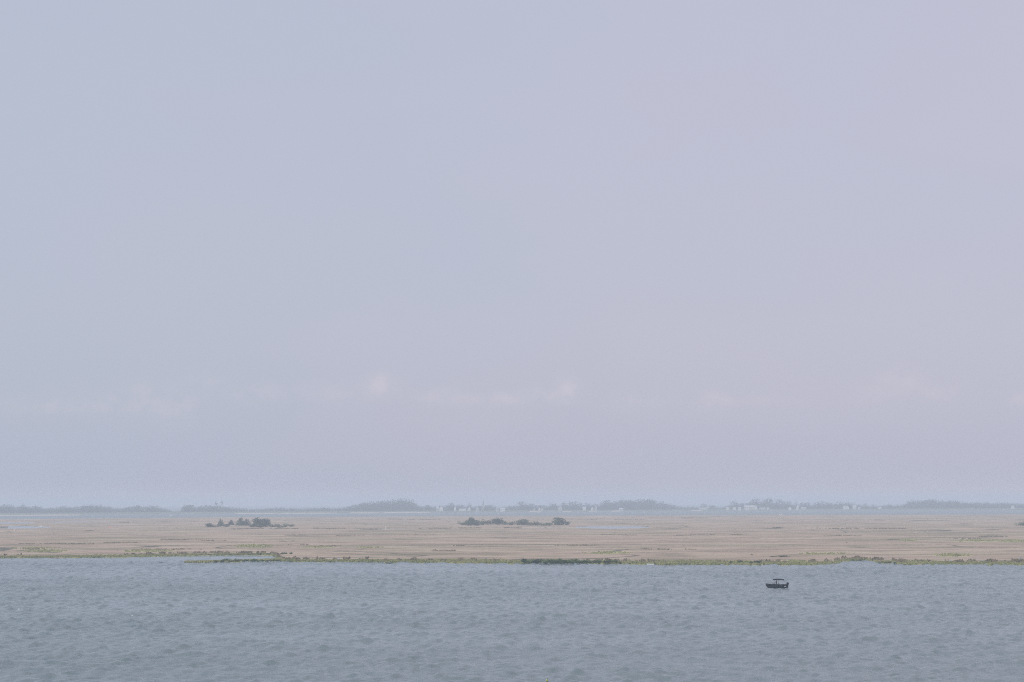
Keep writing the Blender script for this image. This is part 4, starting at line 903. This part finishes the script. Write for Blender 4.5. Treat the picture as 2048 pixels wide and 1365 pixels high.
# small skiffs and boats
def skiff(px, py, Lpx, hull_m, label, cabin=False, motor=True, rz=0., free=.5, group=None, name='skiff'):
    p = at(px, py); Lm = Lpx / ppm(p); e = empty(name, p, label, 'boat', group, rz)
    v, f, sec = hull_mesh(Lm, Lm * .34, free, free * .25, .12, 10); mesh_obj('hull', v, f, hull_m, e); rail_mb(sec, 0, .025, n=10).build('gunwale_rail', hull_m, e)
    for u in (.3, .6): q_ = sec(u); MB().box((q_[0], 0, q_[3] - .12), (.25, q_[1] * 1.8, .05)).build('thwart', M_WOOD, e)
    if motor: mo = MB().ball((Lm / 2 + .12, 0, free + .28), (.17, .13, .2), 8, 6).build('outboard_motor', M_BLACK, e, True); MB().box((Lm / 2 + .14, 0, free * .3), (.12, .08, free + .4)).build('drive_leg', M_BLACK, mo)
    if cabin:
        c_ = MB().box((0, 0, free + .45), (Lm * .34, Lm * .22, .95)).build('cabin', M_BOATW, e); MB().box((0, 0, free + .98), (Lm * .40, Lm * .25, .08)).build('cabin_roof', M_BOATW, e)
        MB().box((0, 0, free + .6), (Lm * .345, Lm * .225, .3)).build('cabin_window', M_GLASS, c_)
    return e
skiff(1301, 1130.6, 15, M_BOATW, 'small white skiff moored by the green bank below the marsh', motor=True, free=.42)
skiff(1313.5, 1130.0, 12, M_DARKW, 'small dark skiff moored right behind the white skiff', motor=False, free=.3)
skiff(320.5, 1126.2, 12, M_DARKW, 'low dark skiff alone on the water left of the spit', motor=False, free=.34)
skiff(777, 1127.3, 13, M_DARKW, 'low dark skiff lying against the green bank right of the spit', motor=False, free=.25)
skiff(83, 1055.3, 11, M_BOATW, 'small white boat on the marsh pool at the far left', cabin=True, motor=False, free=.75, name='small_boat')
skiff(1563, 1031.3, 10, M_BOATW, 'white boat on the channel behind the marsh at the right', cabin=True, motor=False, free=1.0, name='small_boat')
skiff(342, 1031.8, 5, M_BOATW, 'tiny white boat below the gap in the far left wood', cabin=True, motor=False, free=1.2, name='small_boat')

# crab pot float at the bottom
p = at(1094, 1362.5); e = empty('float', p, 'small yellow green float on the water at the bottom edge', 'float')
MB().ball((0, 0, .06), (.15, .15, .14), 14, 10).build('float_body', M_YEL, e, True); MB().tube([(.04, 0, .05), (.07, 0, .34)], .03, 8).build('stick', M_DARKW, e); MB().tube([(0, 0, .045), (0, 0, .085)], [.156, .154], 14).build('band', M_DARKW, e)
# orange marker and pale post in the marsh
p = at(220, 1060, .3); e = empty('marker', p, 'small orange marker board on the left of the marsh', 'marker'); MB().tube([(0, 0, -.3), (0, 0, 2.6)], .07, 6).build('post', M_WOOD, e)
MB().poly([(-.75, -.09, 1.5), (.75, -.09, 1.5), (0, -.09, 2.8), (-.75, -.12, 1.5), (.75, -.12, 1.5), (0, -.12, 2.8)], [(0, 2, 1), (3, 4, 5), (0, 1, 4, 3), (1, 2, 5, 4), (2, 0, 3, 5)]).build('board', M_ORANGE, e)
for (x, y, hpx, lb) in ((771.5, 1059.5, 7.5, 'pale post standing in the marsh left of the middle hummock'), (29, 1063, 5, 'short pale post in the marsh at the far left')):
    p = at(x, y, .3); hm = hpx / ppm(p); e = empty('post', p, lb, 'post'); MB().tube([(0, 0, -.4), (.05, 0, hm)], [.2, .17], 8).build('shaft', M_WHITE, e); MB().tube([(.05, 0, hm), (.05, 0, hm + .12)], [.24, .2], 8).build('cap', M_GREYW, e)
# gulls and egrets
def bird(px, py, label, egret=False, scale=1.0, rz=0., z=.0):
    p = at(px, py, z); e = empty('egret' if egret else 'gull', p, label, 'bird', None, rz, (scale,) * 3)
    if egret:
        b_ = MB(); b_.tube([(.30, 0, .42), (.12, 0, .50), (-.05, 0, .58), (-.14, 0, .66), (-.10, 0, .80), (-.14, 0, .93), (-.20, 0, .95)], [.02, .10, .11, .06, .03, .028, .035], 8); b_.build('body', M_FEATH, e, True)
        MB().tube([(-.21, 0, .95), (-.34, 0, .93)], [.016, .004], 6).build('beak', M_BEAK, e)
        for s in (-1, 1): MB().tube([(.05, s * .03, .45), (.08, s * .03, .24), (.03, s * .03, -.02)], [.02, .012, .010], 5).build('leg', M_BLACK, e)
    else:
        b_ = MB(); b_.tube([(.26, 0, .13), (.14, 0, .11), (0, 0, .09), (-.10, 0, .11), (-.16, 0, .19), (-.21, 0, .21)], [.012, .06, .085, .065, .042, .03], 8); b_.build('body', M_FEATH, e, True)
        MB().tube([(-.215, 0, .21), (-.27, 0, .20)], [.012, .004], 6).build('beak', M_BEAK, e)
        for s in (-1, 1): MB().ball((.06, s * .06, .135), (.15, .028, .045), 10, 6).build('wing', M_FGREY if scale < 1.2 else M_FEATH, e, True)
for a in [(38, 1220.5, 'white gull floating on the open water at the far left', False, 1.2, .3), (264, 1233.5, 'white gull floating below and right of the far left gull', False, 1.15, 2.6), (223, 1123.3, 'white gull floating near the left bank', False, 1.3, .2),
          (137, 1125, 'gull floating near the bank at the far left', False, 1.1, 2.), (1113, 1196.5, 'white gull floating in the middle of the open water', False, .95, .5), (1679, 1131.6, 'white gull at the tip of the green bank by the right inlet', False, 1.3, .5)]:
    bird(a[0], a[1], a[2], a[3], a[4], a[5])
bird(1844, 1057, 'bright white egret standing in the right part of the marsh', True, 1.5, .3, .3); bird(1855, 1065.5, 'second fainter egret just below the bright one', True, 1.2, .3, .3); bird(687, 1050.5, 'white egret in the marsh between the two hummocks', True, 1.3, 2.8, .3)

# ------------------------------------------------------------------ haze
mh = bpy.data.materials.new('haze'); mh.use_nodes = True; t = mh.node_tree; t.nodes.clear()
mo = mnode(t, 'ShaderNodeOutputMaterial'); pv = mnode(t, 'ShaderNodeVolumePrincipled'); t.links.new(pv.outputs[0], mo.inputs['Volume'])
pv.inputs['Density'].default_value = HAZE_DENSITY; pv.inputs['Color'].default_value = (*HAZE_COLOR, 1); pv.inputs['Anisotropy'].default_value = 0.0
zb = float(drop(15000, 18500)) - 2; zt = 36.0
o = MB().box((0, 7750, (zb + zt) / 2), (30400, 22000, zt - zb)).build('haze', mh); props(o, kind='stuff')
o['label'] = 'pale even haze over the water and marsh'; o['category'] = 'haze'
print('verts', sum(len(o.data.vertices) for o in S.objects if o.type == 'MESH'), 'objs', len(S.objects))
